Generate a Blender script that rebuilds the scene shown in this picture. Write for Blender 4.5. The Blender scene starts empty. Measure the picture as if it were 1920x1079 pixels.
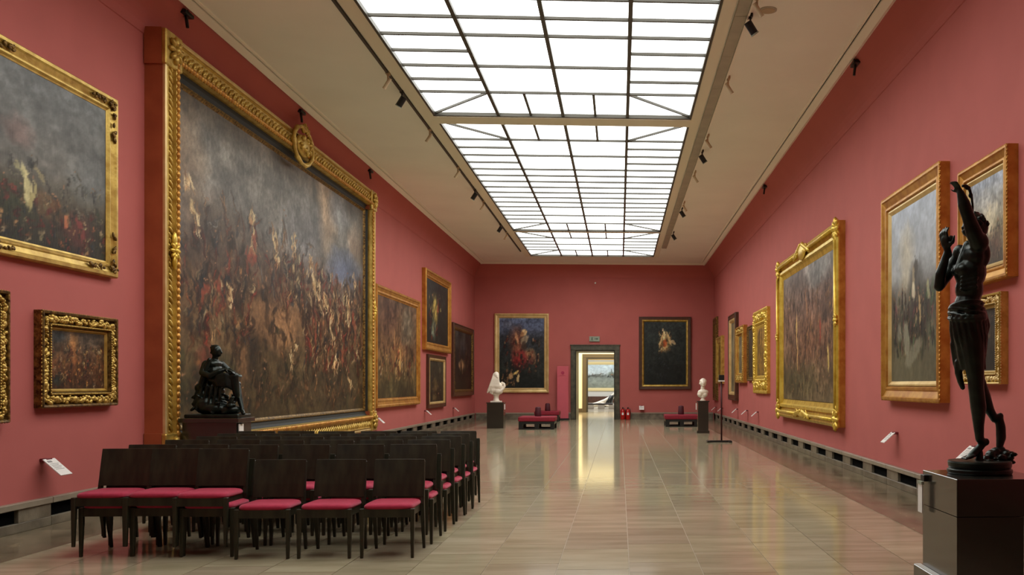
import bpy, bmesh, math, random
import numpy as np
from mathutils import Vector, Matrix
PI = math.pi
random.seed(7)
SC = bpy.context.scene
COL = SC.collection

# ------------------------------------------------------------------ camera, world, lights, exposure
F_PX = 1780.0
YAW = math.atan(0.052)
cam = bpy.data.cameras.new('camera'); co = bpy.data.objects.new('camera', cam); COL.objects.link(co)
co.location = (0, 0, 1.5); co.rotation_euler = (PI/2, 0, -YAW)
cam.sensor_fit = 'HORIZONTAL'; cam.sensor_width = 36.0; cam.lens = 36.0*F_PX/1920
cam.shift_x = (960-(1161.4+F_PX*0.052))/1920.0
cam.shift_y = (721-539.5)/1920.0
cam.clip_end = 300
SC.camera = co
SC.view_settings.view_transform = 'Standard'; SC.view_settings.look = 'None'
SC.view_settings.gamma = 1.0; SC.view_settings.use_curve_mapping = False
SC.view_settings.exposure = 0.0
w = bpy.data.worlds.new('world'); SC.world = w; w.use_nodes = True
w.node_tree.nodes['Background'].inputs[0].default_value = (0.8, 0.85, 1, 1)
w.node_tree.nodes['Background'].inputs[1].default_value = 0.0
SKY_STRENGTH = 4.15
def area(name, loc, sx, sy, power, color):
    l = bpy.data.lights.new(name, 'AREA'); l.shape = 'RECTANGLE'; l.size = sx; l.size_y = sy
    l.energy = power; l.color = color
    o = bpy.data.objects.new(name, l); COL.objects.link(o); o.location = loc
    return o
area('second_room_light', (-1, 47, 5.3), 5, 6, 950, (1, .94, .72))
area('third_room_light', (-1, 66, 5.8), 6, 16, 1500, (.95, .98, 1))

# ------------------------------------------------------------------ helpers
def lin(c):
    return tuple(((v/255)/12.92 if v/255 <= .04045 else ((v/255+.055)/1.055)**2.4) for v in c)
class MB:
    def __init__(s): s.v = []; s.f = []
    def add(s, vs, fs):
        n = len(s.v); s.v += [tuple(p) for p in vs]; s.f += [tuple(i+n for i in f) for f in fs]; return s
    def box(s, x0, y0, z0, x1, y1, z1):
        return s.add([(x0,y0,z0),(x1,y0,z0),(x1,y1,z0),(x0,y1,z0),(x0,y0,z1),(x1,y0,z1),(x1,y1,z1),(x0,y1,z1)],
                     [(0,3,2,1),(4,5,6,7),(0,1,5,4),(1,2,6,5),(2,3,7,6),(3,0,4,7)])
    def loft(s, rings, cap=True, closed=True):
        n = len(rings[0]); vs = [p for r in rings for p in r]; fs = []
        for k in range(len(rings)-1):
            for i in range(n if closed else n-1):
                j = (i+1) % n
                fs.append((k*n+i, k*n+j, (k+1)*n+j, (k+1)*n+i))
        if cap: fs += [tuple(range(n))[::-1], tuple((len(rings)-1)*n+i for i in range(n))]
        return s.add(vs, fs)
    def sqbar(s, pts, sizes):                      # rectangular bar through points (vertical-ish), sizes (wx, wy)
        return s.loft([[(p[0]-a/2,p[1]-b/2,p[2]),(p[0]+a/2,p[1]-b/2,p[2]),(p[0]+a/2,p[1]+b/2,p[2]),(p[0]-a/2,p[1]+b/2,p[2])] for p,(a,b) in zip(pts,sizes)])
    def cap(s, a, ra, b, rb, seg=12, n=4):          # tapered capsule
        a = Vector(a); b = Vector(b); d = b-a
        if d.length < 1e-6: d = Vector((0,0,1e-4))
        u = d.normalized(); t = u.orthogonal().normalized(); q = u.cross(t)
        R = []
        for k in range(n+1):
            h = -PI/2+PI/2*k/n; r = max(ra*math.cos(h), ra*.02); R.append((a+u*ra*math.sin(h), r))
        for k in range(n+1):
            h = PI/2*k/n; r = max(rb*math.cos(h), rb*.02); R.append((b+u*rb*math.sin(h), r))
        return s.loft([[tuple(c+t*r*math.cos(2*PI*i/seg)+q*r*math.sin(2*PI*i/seg)) for i in range(seg)] for c, r in R])
    def chain(s, pts, seg=12):
        for (a, ra), (b, rb) in zip(pts[:-1], pts[1:]): s.cap(a, ra, b, rb, seg)
        return s
    def ell(s, c, r, rot=None, seg=14, n=9):
        M = rot or Matrix.Identity(3); c = Vector(c); rings = []
        for k in range(n+1):
            h = -PI/2+PI*k/n; cr = max(math.cos(h), .03)
            rings.append([tuple(c+M@Vector((r[0]*cr*math.cos(2*PI*i/seg), r[1]*cr*math.sin(2*PI*i/seg), r[2]*math.sin(h)))) for i in range(seg)])
        return s.loft(rings)
    def lathe(s, prof, c=(0,0,0), seg=24):
        return s.loft([[(c[0]+r*math.cos(2*PI*i/seg), c[1]+r*math.sin(2*PI*i/seg), c[2]+z) for i in range(seg)] for r, z in prof])
    def tube(s, a, b, r, seg=10):
        a = Vector(a); b = Vector(b); u = (b-a).normalized(); t = u.orthogonal().normalized(); q = u.cross(t)
        return s.loft([[tuple(c+t*r*math.cos(2*PI*i/seg)+q*r*math.sin(2*PI*i/seg)) for i in range(seg)] for c in (a, b)])
    def mesh(s, name, smooth=False, bevel=0, segs=1):
        me = bpy.data.meshes.new(name)
        me.from_pydata(s.v, [], s.f)
        bm = bmesh.new(); bm.from_mesh(me)
        bmesh.ops.recalc_face_normals(bm, faces=bm.faces)
        if bevel:
            bmesh.ops.bevel(bm, geom=[e for e in bm.edges if len(e.link_faces) == 2 and e.calc_face_angle(0) > .5], offset=bevel, segments=segs, affect='EDGES', profile=.5)
        bm.to_mesh(me); bm.free()
        if smooth: me.polygons.foreach_set('use_smooth', [True]*len(me.polygons))
        return me
def link(name, me, mat=None, parent=None, loc=None):
    o = bpy.data.objects.new(name, me); COL.objects.link(o)
    if mat is not None and not me.materials: me.materials.append(mat)
    if parent: o.parent = parent
    if loc: o.location = loc
    return o
def obj(name, mb, mat, parent=None, smooth=False, bevel=0, segs=1, loc=None):
    return link(name, mb.mesh(name, smooth, bevel, segs), mat, parent, loc)
def thing(name, label, cat, loc=(0,0,0), rz=0, group=None):
    o = bpy.data.objects.new(name, None); COL.objects.link(o); o.location = loc; o.rotation_euler = (0,0,rz)
    o.empty_display_size = .1
    return tag(o, label, cat, group)
def tag(o, label, cat, group=None):
    o['label'] = label; o['category'] = cat
    if group: o['group'] = group
    return o
def struct(name, mb, mat, parent=None, **k):
    o = obj(name, mb, mat, parent, **k)
    o['kind'] = 'structure'; return o
def sempty(name, loc=(0,0,0)):
    o = bpy.data.objects.new(name, None); COL.objects.link(o); o.location = loc; o['kind'] = 'structure'; return o
def remesh(mb, voxel, smooth=4, fac=.5):
    me = mb.mesh('tmp'); o = bpy.data.objects.new('tmp', me); COL.objects.link(o)
    m = o.modifiers.new('r', 'REMESH'); m.mode = 'VOXEL'; m.voxel_size = voxel
    if smooth:
        q = o.modifiers.new('s', 'SMOOTH'); q.iterations = smooth; q.factor = fac
    dg = bpy.context.evaluated_depsgraph_get(); dg.update()
    out = bpy.data.meshes.new_from_object(o.evaluated_get(dg)); bpy.data.objects.remove(o)
    out.polygons.foreach_set('use_smooth', [True]*len(out.polygons))
    return out
# ------------------------------------------------------------------ materials
def mat(name, base, rough=.6, metal=0, noise=0, nscale=8, bump=0, bscale=60, spec=.5, coat=0, stretch=(1,1,1), base2=None, coords='Object', croughness=.1):
    m = bpy.data.materials.new(name); m.use_nodes = True; nt = m.node_tree; N = nt.nodes; L = nt.links
    b = N['Principled BSDF']; c = lin(base)
    b.inputs['Base Color'].default_value = (*c, 1); b.inputs['Roughness'].default_value = rough
    b.inputs['Metallic'].default_value = metal; b.inputs['Specular IOR Level'].default_value = spec
    b.inputs['Coat Weight'].default_value = coat; b.inputs['Coat Roughness'].default_value = croughness
    tc = N.new('ShaderNodeTexCoord'); mp = N.new('ShaderNodeMapping'); mp.inputs['Scale'].default_value = stretch
    L.new(tc.outputs[coords], mp.inputs[0])
    if noise or base2:
        n = N.new('ShaderNodeTexNoise'); n.inputs['Scale'].default_value = nscale; n.inputs['Detail'].default_value = 6
        L.new(mp.outputs[0], n.inputs['Vector'])
        r = N.new('ShaderNodeValToRGB'); r.color_ramp.elements[0].position = .35; r.color_ramp.elements[1].position = .65
        c2 = lin(base2) if base2 else tuple(x*(1-noise) for x in c)
        r.color_ramp.elements[0].color = (*c2, 1); r.color_ramp.elements[1].color = (*c, 1)
        L.new(n.outputs['Fac'], r.inputs[0]); L.new(r.outputs[0], b.inputs['Base Color'])
    if bump:
        n2 = N.new('ShaderNodeTexNoise'); n2.inputs['Scale'].default_value = bscale; n2.inputs['Detail'].default_value = 4
        L.new(mp.outputs[0], n2.inputs['Vector'])
        bp = N.new('ShaderNodeBump'); bp.inputs['Strength'].default_value = bump; bp.inputs['Distance'].default_value = .01
        L.new(n2.outputs['Fac'], bp.inputs['Height']); L.new(bp.outputs[0], b.inputs['Normal'])
    return m
WALLC = (187, 102, 96)
M_wall = mat('wall_paint', WALLC, .75, noise=.05, nscale=1.5, bump=.1, bscale=200, spec=.25, base2=(182, 99, 93))
M_cove = mat('cove_paint', (190, 104, 98), .75, noise=.04, nscale=1.5, spec=.25)
M_ceil = mat('ceiling_plaster', (250, 250, 238), .8, noise=.04, nscale=.8, spec=.2)
M_corn = mat('cornice_plaster', (250, 247, 232), .7, spec=.3)
M_beam = mat('skylight_frame_paint', (244, 240, 218), .6, spec=.3)
M_bar = mat('glazing_bar_metal', (74, 70, 62), .5, metal=.3)
M_duct = mat('grey_duct_metal', (182, 176, 158), .5, metal=.1, noise=.15, nscale=3)
M_stone = mat('baseboard_stone', (128, 118, 100), .35, noise=.3, nscale=5, bump=.2, bscale=30, base2=(92, 84, 70))
M_cap = mat('baseboard_cap_stone', (150, 138, 120), .3, noise=.2, nscale=5)
M_black = mat('painted_slot_shade', (4, 4, 4), .9, spec=.05)
M_door = mat('door_stone', (84, 80, 62), .4, noise=.35, nscale=6, bump=.2, base2=(52, 50, 38))
M_doord = mat('door_lining_dark', (44, 42, 30), .5)
M_wood = mat('dark_wenge_wood', (54, 52, 37), .42, noise=.4, nscale=12, stretch=(1,1,.15), spec=.4, base2=(36, 34, 24), bump=.05)
M_cush = mat('crimson_velvet', (180, 46, 74), .8, noise=.15, nscale=30, spec=.2, bump=.2, bscale=250)
M_cush.node_tree.nodes['Principled BSDF'].inputs['Sheen Weight'].default_value = .6
M_cush.node_tree.nodes['Principled BSDF'].inputs['Sheen Tint'].default_value = (1, .4, .5, 1)
M_gold = mat('gilded_wood', (216, 184, 96), .38, metal=.6, noise=.3, nscale=7, bump=.3, bscale=40, base2=(176, 140, 62))
M_goldb = mat('bright_gilding', (236, 204, 92), .34, metal=.55, noise=.25, nscale=6, bump=.2, bscale=40, base2=(206, 168, 62))
M_goldd = mat('aged_dark_gilding', (150, 118, 60), .45, metal=.7, noise=.6, nscale=22, bump=.6, bscale=50, base2=(64, 42, 18))
M_goldo = mat('orange_gilding', (206, 154, 70), .4, metal=.6, noise=.3, nscale=6, bump=.2, base2=(176, 116, 46))
M_pale = mat('pale_gilding', (228, 200, 140), .4, metal=.5, noise=.3, nscale=4, base2=(206, 172, 110))
M_side = mat('ochre_frame_side', (170, 88, 50), .55, noise=.15, nscale=3, base2=(152, 74, 40))
M_liner = mat('dark_green_liner', (20, 23, 16), .65)
M_brown = mat('brown_frame_wood', (82, 46, 24), .4, noise=.3, nscale=8)
M_bronze = mat('dark_bronze', (36, 45, 38), .34, metal=.45, noise=.4, nscale=9, base2=(18, 24, 20), bump=.1, bscale=30)
M_marble = mat('white_marble', (236, 226, 208), .4, noise=.06, nscale=4)
M_plinth = mat('black_plinth_lacquer', (34, 32, 26), .25, noise=.2, nscale=6, spec=.8, coat=.6)
M_blackm = mat('black_metal', (18, 17, 16), .4)
M_white = mat('white_card', (232, 228, 222), .6)
M_print = mat('grey_print', (150, 146, 142), .7)
M_red = mat('red_enamel', (178, 26, 20), .3)
M_pink = mat('pink_board', (206, 92, 104), .6, noise=.06, nscale=3)
M_oxb = mat('dark_red_bracket', (110, 28, 36), .5)
M_edgerefl = mat('painted_edge_reflection', (205, 205, 200), .25)  # pale colour for the reflected line on the plinth foot
M_grey = mat('grey_sign', (150, 158, 140), .5)
M_signg = mat('dark_green_sign_print', (60, 84, 66), .5)
M_cream = mat('cream_wall', (246, 238, 200), .8)
M_tan = mat('tan_door_frame', (78, 68, 44), .5)
M_grayw = mat('pale_grey_wall', (206, 204, 198), .8)
M_sfloor = mat('second_room_floor', (150, 136, 108), .12, noise=.1, nscale=2)
M_lfloor = mat('pale_floor', (206, 196, 176), .12, noise=.1, nscale=2)

def emis(name, col, s):
    m = bpy.data.materials.new(name); m.use_nodes = True; nt = m.node_tree
    for n in list(nt.nodes): nt.nodes.remove(n)
    o = nt.nodes.new('ShaderNodeOutputMaterial'); e = nt.nodes.new('ShaderNodeEmission')
    e.inputs[0].default_value = (*col, 1); e.inputs[1].default_value = s; nt.links.new(e.outputs[0], o.inputs[0]); return m
M_pane = emis('backlit_milky_glass', (.985, 1, .955), SKY_STRENGTH)

def stone_floor(name, c1, c2, streak, rnd_attr, rough):
    m = bpy.data.materials.new(name); m.use_nodes = True; nt = m.node_tree; N = nt.nodes; L = nt.links; b = N['Principled BSDF']
    g = N.new('ShaderNodeNewGeometry')
    if rnd_attr: a = N.new('ShaderNodeAttribute'); a.attribute_name = 'tint'; rnd = a.outputs['Fac']
    else: a = N.new('ShaderNodeObjectInfo'); rnd = a.outputs['Random']
    # shift the pattern per slab
    sh = N.new('ShaderNodeVectorMath'); sh.operation = 'ADD'
    cmb = N.new('ShaderNodeCombineXYZ'); mu = N.new('ShaderNodeMath'); mu.operation = 'MULTIPLY'; mu.inputs[1].default_value = 37
    L.new(rnd, mu.inputs[0]); L.new(mu.outputs[0], cmb.inputs[0]); L.new(mu.outputs[0], cmb.inputs[1])
    L.new(g.outputs['Position'], sh.inputs[0]); L.new(cmb.outputs[0], sh.inputs[1])
    mp = N.new('ShaderNodeMapping'); mp.inputs['Scale'].default_value = streak; L.new(sh.outputs[0], mp.inputs[0])
    n = N.new('ShaderNodeTexNoise'); n.inputs['Scale'].default_value = 1.6; n.inputs['Detail'].default_value = 7; n.inputs['Roughness'].default_value = .62
    L.new(mp.outputs[0], n.inputs['Vector'])
    r = N.new('ShaderNodeValToRGB'); r.color_ramp.elements[0].position = .32; r.color_ramp.elements[1].position = .68
    r.color_ramp.elements[0].color = (*lin(c2), 1); r.color_ramp.elements[1].color = (*lin(c1), 1); L.new(n.outputs['Fac'], r.inputs[0])
    hsv = N.new('ShaderNodeHueSaturation')
    mr = N.new('ShaderNodeMapRange'); mr.inputs[3].default_value = .90; mr.inputs[4].default_value = 1.06; L.new(rnd, mr.inputs[0]); L.new(mr.outputs[0], hsv.inputs['Value'])
    fr = N.new('ShaderNodeMath'); fr.operation = 'MULTIPLY'; fr.inputs[1].default_value = 7.31; L.new(rnd, fr.inputs[0])
    fr2 = N.new('ShaderNodeMath'); fr2.operation = 'FRACT'; L.new(fr.outputs[0], fr2.inputs[0])
    mr2 = N.new('ShaderNodeMapRange'); mr2.inputs[3].default_value = .49; mr2.inputs[4].default_value = .505; L.new(fr2.outputs[0], mr2.inputs[0]); L.new(mr2.outputs[0], hsv.inputs['Hue'])
    L.new(r.outputs[0], hsv.inputs['Color']); L.new(hsv.outputs[0], b.inputs['Base Color'])
    b.inputs['Roughness'].default_value = rough; b.inputs['Specular IOR Level'].default_value = .13
    n2 = N.new('ShaderNodeTexNoise'); n2.inputs['Scale'].default_value = 1.2; n2.inputs['Detail'].default_value = 3; L.new(g.outputs['Position'], n2.inputs['Vector'])
    bp = N.new('ShaderNodeBump'); bp.inputs['Strength'].default_value = .04; bp.inputs['Distance'].default_value = .01
    L.new(n2.outputs['Fac'], bp.inputs['Height']); L.new(bp.outputs[0], b.inputs['Normal'])
    return m
TC = ((178, 167, 140), (149, 137, 109)); BC = ((138, 125, 100), (94, 84, 66))
M_tile = stone_floor('polished_beige_limestone', *TC, (.5, 2.6, 1), False, .10)
M_tilef = stone_floor('polished_beige_limestone_far', *TC, (.5, 2.6, 1), True, .10)
M_bord = stone_floor('polished_grey_brown_stone', *BC, (2, 1.2, 1), False, .16)
M_grout = mat('grout', (150, 134, 108), .6)

# ------------------------------------------------------------------ the room
XL, XR, YB, YF = -6.1, 4.05, 40.4, -4.0
XLC, XRC, ZC = -5.8, 3.62, 6.6
fl = MB().box(XL-.3, YF-.3, -.25, XR+.3, YB+2.5, -.006)
floor = struct('floor', fl, M_grout)
ex0, ex1 = -5.18, 3.02
# beige tiles: single ones near by, joined ones beyond
tile_me = MB().box(0,0,-.006, 1,1,0).mesh('tile', bevel=0); tile_me.materials.append(M_tile)
cols = []
x = .08-.585*9
while x < ex1-.01:
    cols.append((max(x, ex0), min(x+.585, ex1))); x += .585
J = .0035
far = MB(); ftint = []
for ci, (a, b) in enumerate(cols):
    y = YF-random.random()*.94 if ci % 3 else YF-.4
    y = YF+(10.33-YF) % .94-.94 + (.47 if ci % 2 else 0) + random.choice((0, 0, .2))
    while y < YB:
        y0, y1 = max(y, YF), min(y+.94, YB)
        if y1-y0 > .05:
            if 6.3 < y1 and y0 < 20.5 and b-a > .1:
                t = link('tile', tile_me, parent=floor); t.location = (a+J, y0+J, 0); t.scale = (b-a-2*J, y1-y0-2*J, 1)
            else:
                far.box(a+J, y0+J, -.006, b-J, y1-J, 0); ftint += [random.random()]*6
        y += .94
o = obj('distant_tiles', far, M_tilef, floor); o['kind'] = 'stuff'
at = o.data.attributes.new('tint', 'FLOAT', 'FACE'); at.data.foreach_set('value', ftint[:len(o.data.polygons)])
bt = MB().box(0,0,-.006,1,1,.0).mesh('border_slab'); bt.materials.append(M_bord)
for (a, b) in ((XL, ex0), (ex1, XR)):
    y = YF
    while y < YB-.01:
        y1 = min(y+1.41, YB)
        t = link('border_slab', bt, parent=floor); t.location = (a+.003, y+.003, 0); t.scale = (b-a-.006, y1-y-.006, 1)
        y += 1.41
# walls with the coved top
def cove_profile(x, xc, s):
    return [(x-s*.3, 0), (x, 0), (x, 6.0), (x+s*.012, 6.005), (x+s*.015, 6.04)] 
def cove_curve(x, xc, s):
    P = []
    for k in range(9):
        t = k/8; P.append((x+s*.015+(xc-x-s*.015)*(t**1.35), 6.04+(ZC+.05-6.04)*t))
    return P
for nm, xx, xc, s in (('wall_left', XL, XLC, 1), ('wall_right', XR, XRC, -1)):
    p = cove_profile(xx, xc, s) + [(xx-s*.3, 6.04)]
    wl = struct(nm, MB().loft([[(q[0], yy, q[1]) for q in p] for yy in (YF-.3, YB+.3)]), M_wall)
    p = cove_curve(xx, xc, s) + [(xx-s*.3, ZC+.05), (xx-s*.3, 6.04)]
    obj('cove', MB().loft([[(q[0], yy, q[1]) for q in p] for yy in (YF-.3, YB+.3)]), M_cove, wl)
# back wall with door opening
DX0, DX1, DZ = -1.86, -.20, 2.94
WB = 2.5
bw = MB()
bw.box(XL, YB, 0, DX0-.0, YB+WB, 6.04).box(DX1, YB, 0, XR, YB+WB, 6.04).box(DX0, YB, DZ, DX1, YB+WB, 6.04)
wb = struct('wall_back', bw, M_wall)
p = [(YB-.3*0-.015-(.3)*((k/8)**1.35), 6.04+(ZC+.05-6.04)*k/8) for k in range(9)] + [(YB+.3, ZC+.05), (YB+.3, 6.04)]
obj('cove', MB().loft([[(xx, q[0], q[1]) for q in p] for xx in (XL, XR)]), M_cove, wb)
obj('cove_line', MB().box(XL, YB-.015, 6.005, XR, YB, 6.04), M_wall, wb)
struct('wall_front', MB().box(XL, YF-.3, 0, XR, YF, ZC+.05), M_wall)
# ceiling round the skylight
SX0, SX1 = -3.5, 1.37
SY = [(5.11, 18.11), (18.60, 31.60), (31.82, 37.75)]
ce = MB()
ce.box(XL-.3, YF-.3, ZC, SX0, YB+.3, ZC+.2).box(SX1, YF-.3, ZC, XR+.3, YB+.3, ZC+.2)
ce.box(SX0, SY[-1][1], ZC, SX1, YB+.3, ZC+.2).box(SX0, YF-.3, ZC, SX1, SY[0][0], ZC+.2)
ceiling = struct('ceiling', ce, M_ceil)
bms = MB()
obj('skylight_beam', MB().box(SX0, 18.11, ZC-.05, SX1, 18.60, ZC+.15), M_beam, ceiling)
obj('skylight_beam', MB().box(SX0, 31.60, ZC-.04, SX1, 31.82, ZC+.15), M_beam, ceiling)
# cornice: moulded strip round the ceiling
def cornice(name, pts):
    return struct(name, MB().loft(pts), M_corn)
cp = [(0, .05), (.0, -.02), (.04, -.055), (.055, -.062), (.165, -.018), (.17, -.0), (.195, -.0), (.20, -.022), (.235, -.015), (.24, -.002), (.24, .05)]
cornice('trim_1', [[(XLC+a-.02, yy, ZC+b) for a, b in cp] for yy in (YF, YB)])
cornice('trim_2', [[(XRC-a+.02, yy, ZC+b) for a, b in cp] for yy in (YF, YB)])
cornice('trim_3', [[(xx, YB-.3-a, ZC+b) for a, b in cp] for xx in (XLC, XRC)])
# raised frame round the skylight
struct('trim_4', MB().box(SX0-.23, SY[0][0]-.2, ZC-.03, SX0, SY[-1][1]+.22, ZC+.1), M_beam, bevel=.008)
struct('trim_5', MB().box(SX1, SY[0][0]-.2, ZC-.03, SX1+.19, SY[-1][1]+.22, ZC+.1), M_beam, bevel=.008)
struct('trim_6', MB().box(SX0, SY[-1][1], ZC-.03, SX1, SY[-1][1]+.22, ZC+.1), M_beam, bevel=.008)
# ---- skylight: every pane and every glazing bar
ZP = ZC+.03
CX = [SX0+(SX1-SX0)*k/4 for k in range(5)]
def section(n, y0, y1, nu, mid):
    root = sempty('window_%d' % n, ((SX0+SX1)/2, (y0+y1)/2, ZP))
    ox, oy = (SX0+SX1)/2, (y0+y1)/2
    u = (y1-y0)/nu
    def pane(poly):
        obj('pane', MB().loft([[(a-ox, b-oy, z) for a, b in poly] for z in (0, .012)]), M_pane, root)
    def bar(a, b, w, z0=-.04):
        a = Vector((*a, 0)); b = Vector((*b, 0)); d = (b-a).normalized(); q = Vector((-d.y, d.x, 0))*w/2
        obj('glazing_bar', MB().loft([[(p.x-ox, p.y-oy, z) for p in (a-q, b-q, b+q, a+q)] for z in (z0, .0)]), M_bar, root)
    g = .0
    rows_side = list(range(2, nu-1))
    for c in (0, 3):
        o_, i_ = (CX[0], CX[1]) if c == 0 else (CX[4], CX[3])
        for k in range(2, nu-2): pane([(CX[c], y0+k*u), (CX[c+1], y0+k*u), (CX[c+1], y0+(k+1)*u), (CX[c], y0+(k+1)*u)])
        for k in rows_side: bar((CX[c], y0+k*u), (CX[c+1], y0+k*u), .045)
        for ye, yi in ((y0, y0+2*u), (y1, y1-2*u)):
            pane([(o_, ye), (i_, ye), (i_, yi)]); pane([(o_, ye), (i_, yi), (o_, yi)])
            bar((o_, ye), (i_, yi), .035)
    for c in (1, 2):
        for a, b in zip(mid[:-1], mid[1:]):
            pane([(CX[c], y0+a*u), (CX[c+1], y0+a*u), (CX[c+1], y0+b*u), (CX[c], y0+b*u)])
        for a in mid: bar((CX[c], y0+a*u), (CX[c+1], y0+a*u), .045)
        xm = (CX[c]+CX[c+1])/2
        for ye, yi in ((y0, y0+2*u), (y1-2*u, y1)):
            pane([(CX[c], ye), (xm, ye), (xm, yi), (CX[c], yi)]); pane([(xm, ye), (CX[c+1], ye), (CX[c+1], yi), (xm, yi)])
            bar((xm, ye), (xm, yi), .045)
    for c in (1, 2, 3): bar((CX[c], y0), (CX[c], y1), .06, -.055)
    for c in (0, 4): bar((CX[c]+(.02 if c == 0 else -.02), y0), (CX[c]+(.02 if c == 0 else -.02), y1), .04, -.065)
    bar((CX[0], y0+.02), (CX[4], y0+.02), .04, -.065); bar((CX[0], y1-.02), (CX[4], y1-.02), .04, -.065)
section(1, *SY[0], 19, [2,4,6]+list(range(7,14))+[15,17])
section(2, *SY[1], 19, [2,4,6]+list(range(7,14))+[15,17])
section(3, *SY[2], 8, [2,4,6])
# ---- baseboards with vent slots
def baseboard(name, x, s, first):
    root = struct(name, MB().box(min(x, x+s*.012), YF, .0, max(x, x+s*.012), YB, .27), M_black)  # shallow backing: the shade inside the slots is put into its black colour
    cap_me = MB().box(0,0,.235,.075,1,.30).mesh('cap_stone', bevel=.006); cap_me.materials.append(M_cap)
    low_me = MB().box(0,0,0,.055,1,.095).mesh('plinth_stone', bevel=.004); low_me.materials.append(M_stone)
    blk_me = MB().box(0,0,.095,.055,.55,.235).mesh('stone_block', bevel=.004); blk_me.materials.append(M_stone)
    y = first-1.41*11
    while y < YB:
        if y > YF:
            for me, ys, yl in ((cap_me, y, 1.405), (low_me, y, 1.405), (blk_me, y+.85, 1)):
                if ys+ (.55 if yl == 1 else yl) > YB: continue
                o = link(me.name.split('.')[0], me, parent=root); o.location = (x, ys, 0); o.scale = (s, yl, 1)
        y += 1.41
baseboard('baseboard_left', XL, 1, 10.45)
baseboard('baseboard_right', XR, -1, 12.61)
for n, (a, b) in enumerate(((XL+.06, -2.06), (.02, XR-.06))):
    r = struct('baseboard_back' if n == 0 else 'baseboard_back_right', MB().box(a, YB-.05, 0, b, YB, .235), M_stone)
    obj('cap_stone', MB().box(a, YB-.07, .235, b, YB, .30), M_cap, r, bevel=.006)
# ---- doorway
dj = sempty('door_1', ((DX0+DX1)/2, YB, 0)); ox = (DX0+DX1)/2
obj('jamb', MB().box(-2.06-ox, -.08, 0, DX0-ox, .02, DZ), M_door, dj, bevel=.01)
obj('jamb', MB().box(DX1-ox, -.08, 0, .01-ox, .02, DZ), M_door, dj, bevel=.01)
obj('lintel', MB().box(-2.06-ox, -.08, DZ, .01-ox, .02, 3.15), M_door, dj, bevel=.01)
obj('lintel_cap', MB().box(-2.09-ox, -.11, 3.13, .04-ox, .02, 3.18), M_door, dj, bevel=.01)
obj('lining', MB().box(DX0-ox, 0, 0, DX0+.03-ox, WB, DZ), M_doord, dj)
obj('lining', MB().box(DX1-.03-ox, 0, 0, DX1-ox, WB, DZ), M_doord, dj)
obj('lining', MB().box(DX0+.03-ox, 0, DZ-.03, DX1-.03-ox, WB, DZ), M_doord, dj)
# ---- the rooms beyond
Y2, Y2E, Y3 = YB+WB, 51.0, 78.0
struct('floor_second_room', MB().box(-7, Y2-2.6, -.25, 5, Y2E+.6, -.004).box(DX0+.03, YB, -.004, DX1-.03, Y2E+.6, 0), M_sfloor)
struct('ceiling_second_room', MB().box(-7, Y2, 5.5, 5, Y2E, 5.7), M_cream)
struct('wall_second_left', MB().box(-7.2, Y2, 0, -7, Y2E, 5.7), M_cream)
struct('wall_second_right', MB().box(5, Y2, 0, 5.2, Y2E, 5.7), M_cream)
a0, a1, az = -1.70, -.22, 2.81
struct('wall_second_back', MB().box(-7, Y2E, 0, a0, Y2E+.6, 5.7).box(a1, Y2E, 0, 5, Y2E+.6, 5.7).box(a0, Y2E, az, a1, Y2E+.6, 5.7), M_cream)
d2 = sempty('door_2', ((a0+a1)/2, Y2E, 0)); ox = (a0+a1)/2
obj('jamb', MB().box(a0-.28-ox, -.08, 0, a0-.07-ox, .01, 2.92), M_tan, d2, bevel=.01)
obj('jamb', MB().box(a1+.07-ox, -.08, 0, a1+.28-ox, .01, 2.92), M_tan, d2, bevel=.01)
obj('lintel', MB().box(a0-.28-ox, -.08, 2.92, a1+.28-ox, .01, 3.12), M_tan, d2, bevel=.01)
obj('inner_jamb', MB().box(a0-.07-ox, -.06, 0, a0-ox, .6, 2.85), M_doord, d2)
obj('inner_jamb', MB().box(a1-ox, -.06, 0, a1+.07-ox, .6, 2.85), M_doord, d2)
obj('inner_lintel', MB().box(a0-.07-ox, -.06, 2.85, a1+.07-ox, .6, 2.92), M_doord, d2)
struct('baseboard_second_back', MB().box(-7, Y2E-.05, 0, a0-.29, Y2E, .2), M_tan)
struct('floor_third_room', MB().box(-7, Y2E+.6, -.25, 5, Y3+.2, 0), M_lfloor)
struct('wall_third_back', MB().box(-7, Y3, 0, 5, Y3+.2, 6.2), M_grayw)
struct('wall_third_left', MB().box(-7.2, Y2E+.6, 0, -7, Y3, 6.2), M_grayw)
struct('wall_third_right', MB().box(5, Y2E+.6, 0, 5.2, Y3, 6.2), M_grayw)
struct('wall_third_front', MB().box(-7, Y2E+.6, 0, a0-.05, Y2E+.7, 6.2).box(a1+.05, Y2E+.6, 0, 5, Y2E+.7, 6.2), M_grayw)
struct('ceiling_third_room', MB().box(-7, Y2E+.6, 6.2, 5, Y3, 6.4), M_grayw)
struct('baseboard_third_back', MB().box(-7, Y3-.05, 0, 5, Y3, .5), M_brown)

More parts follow.
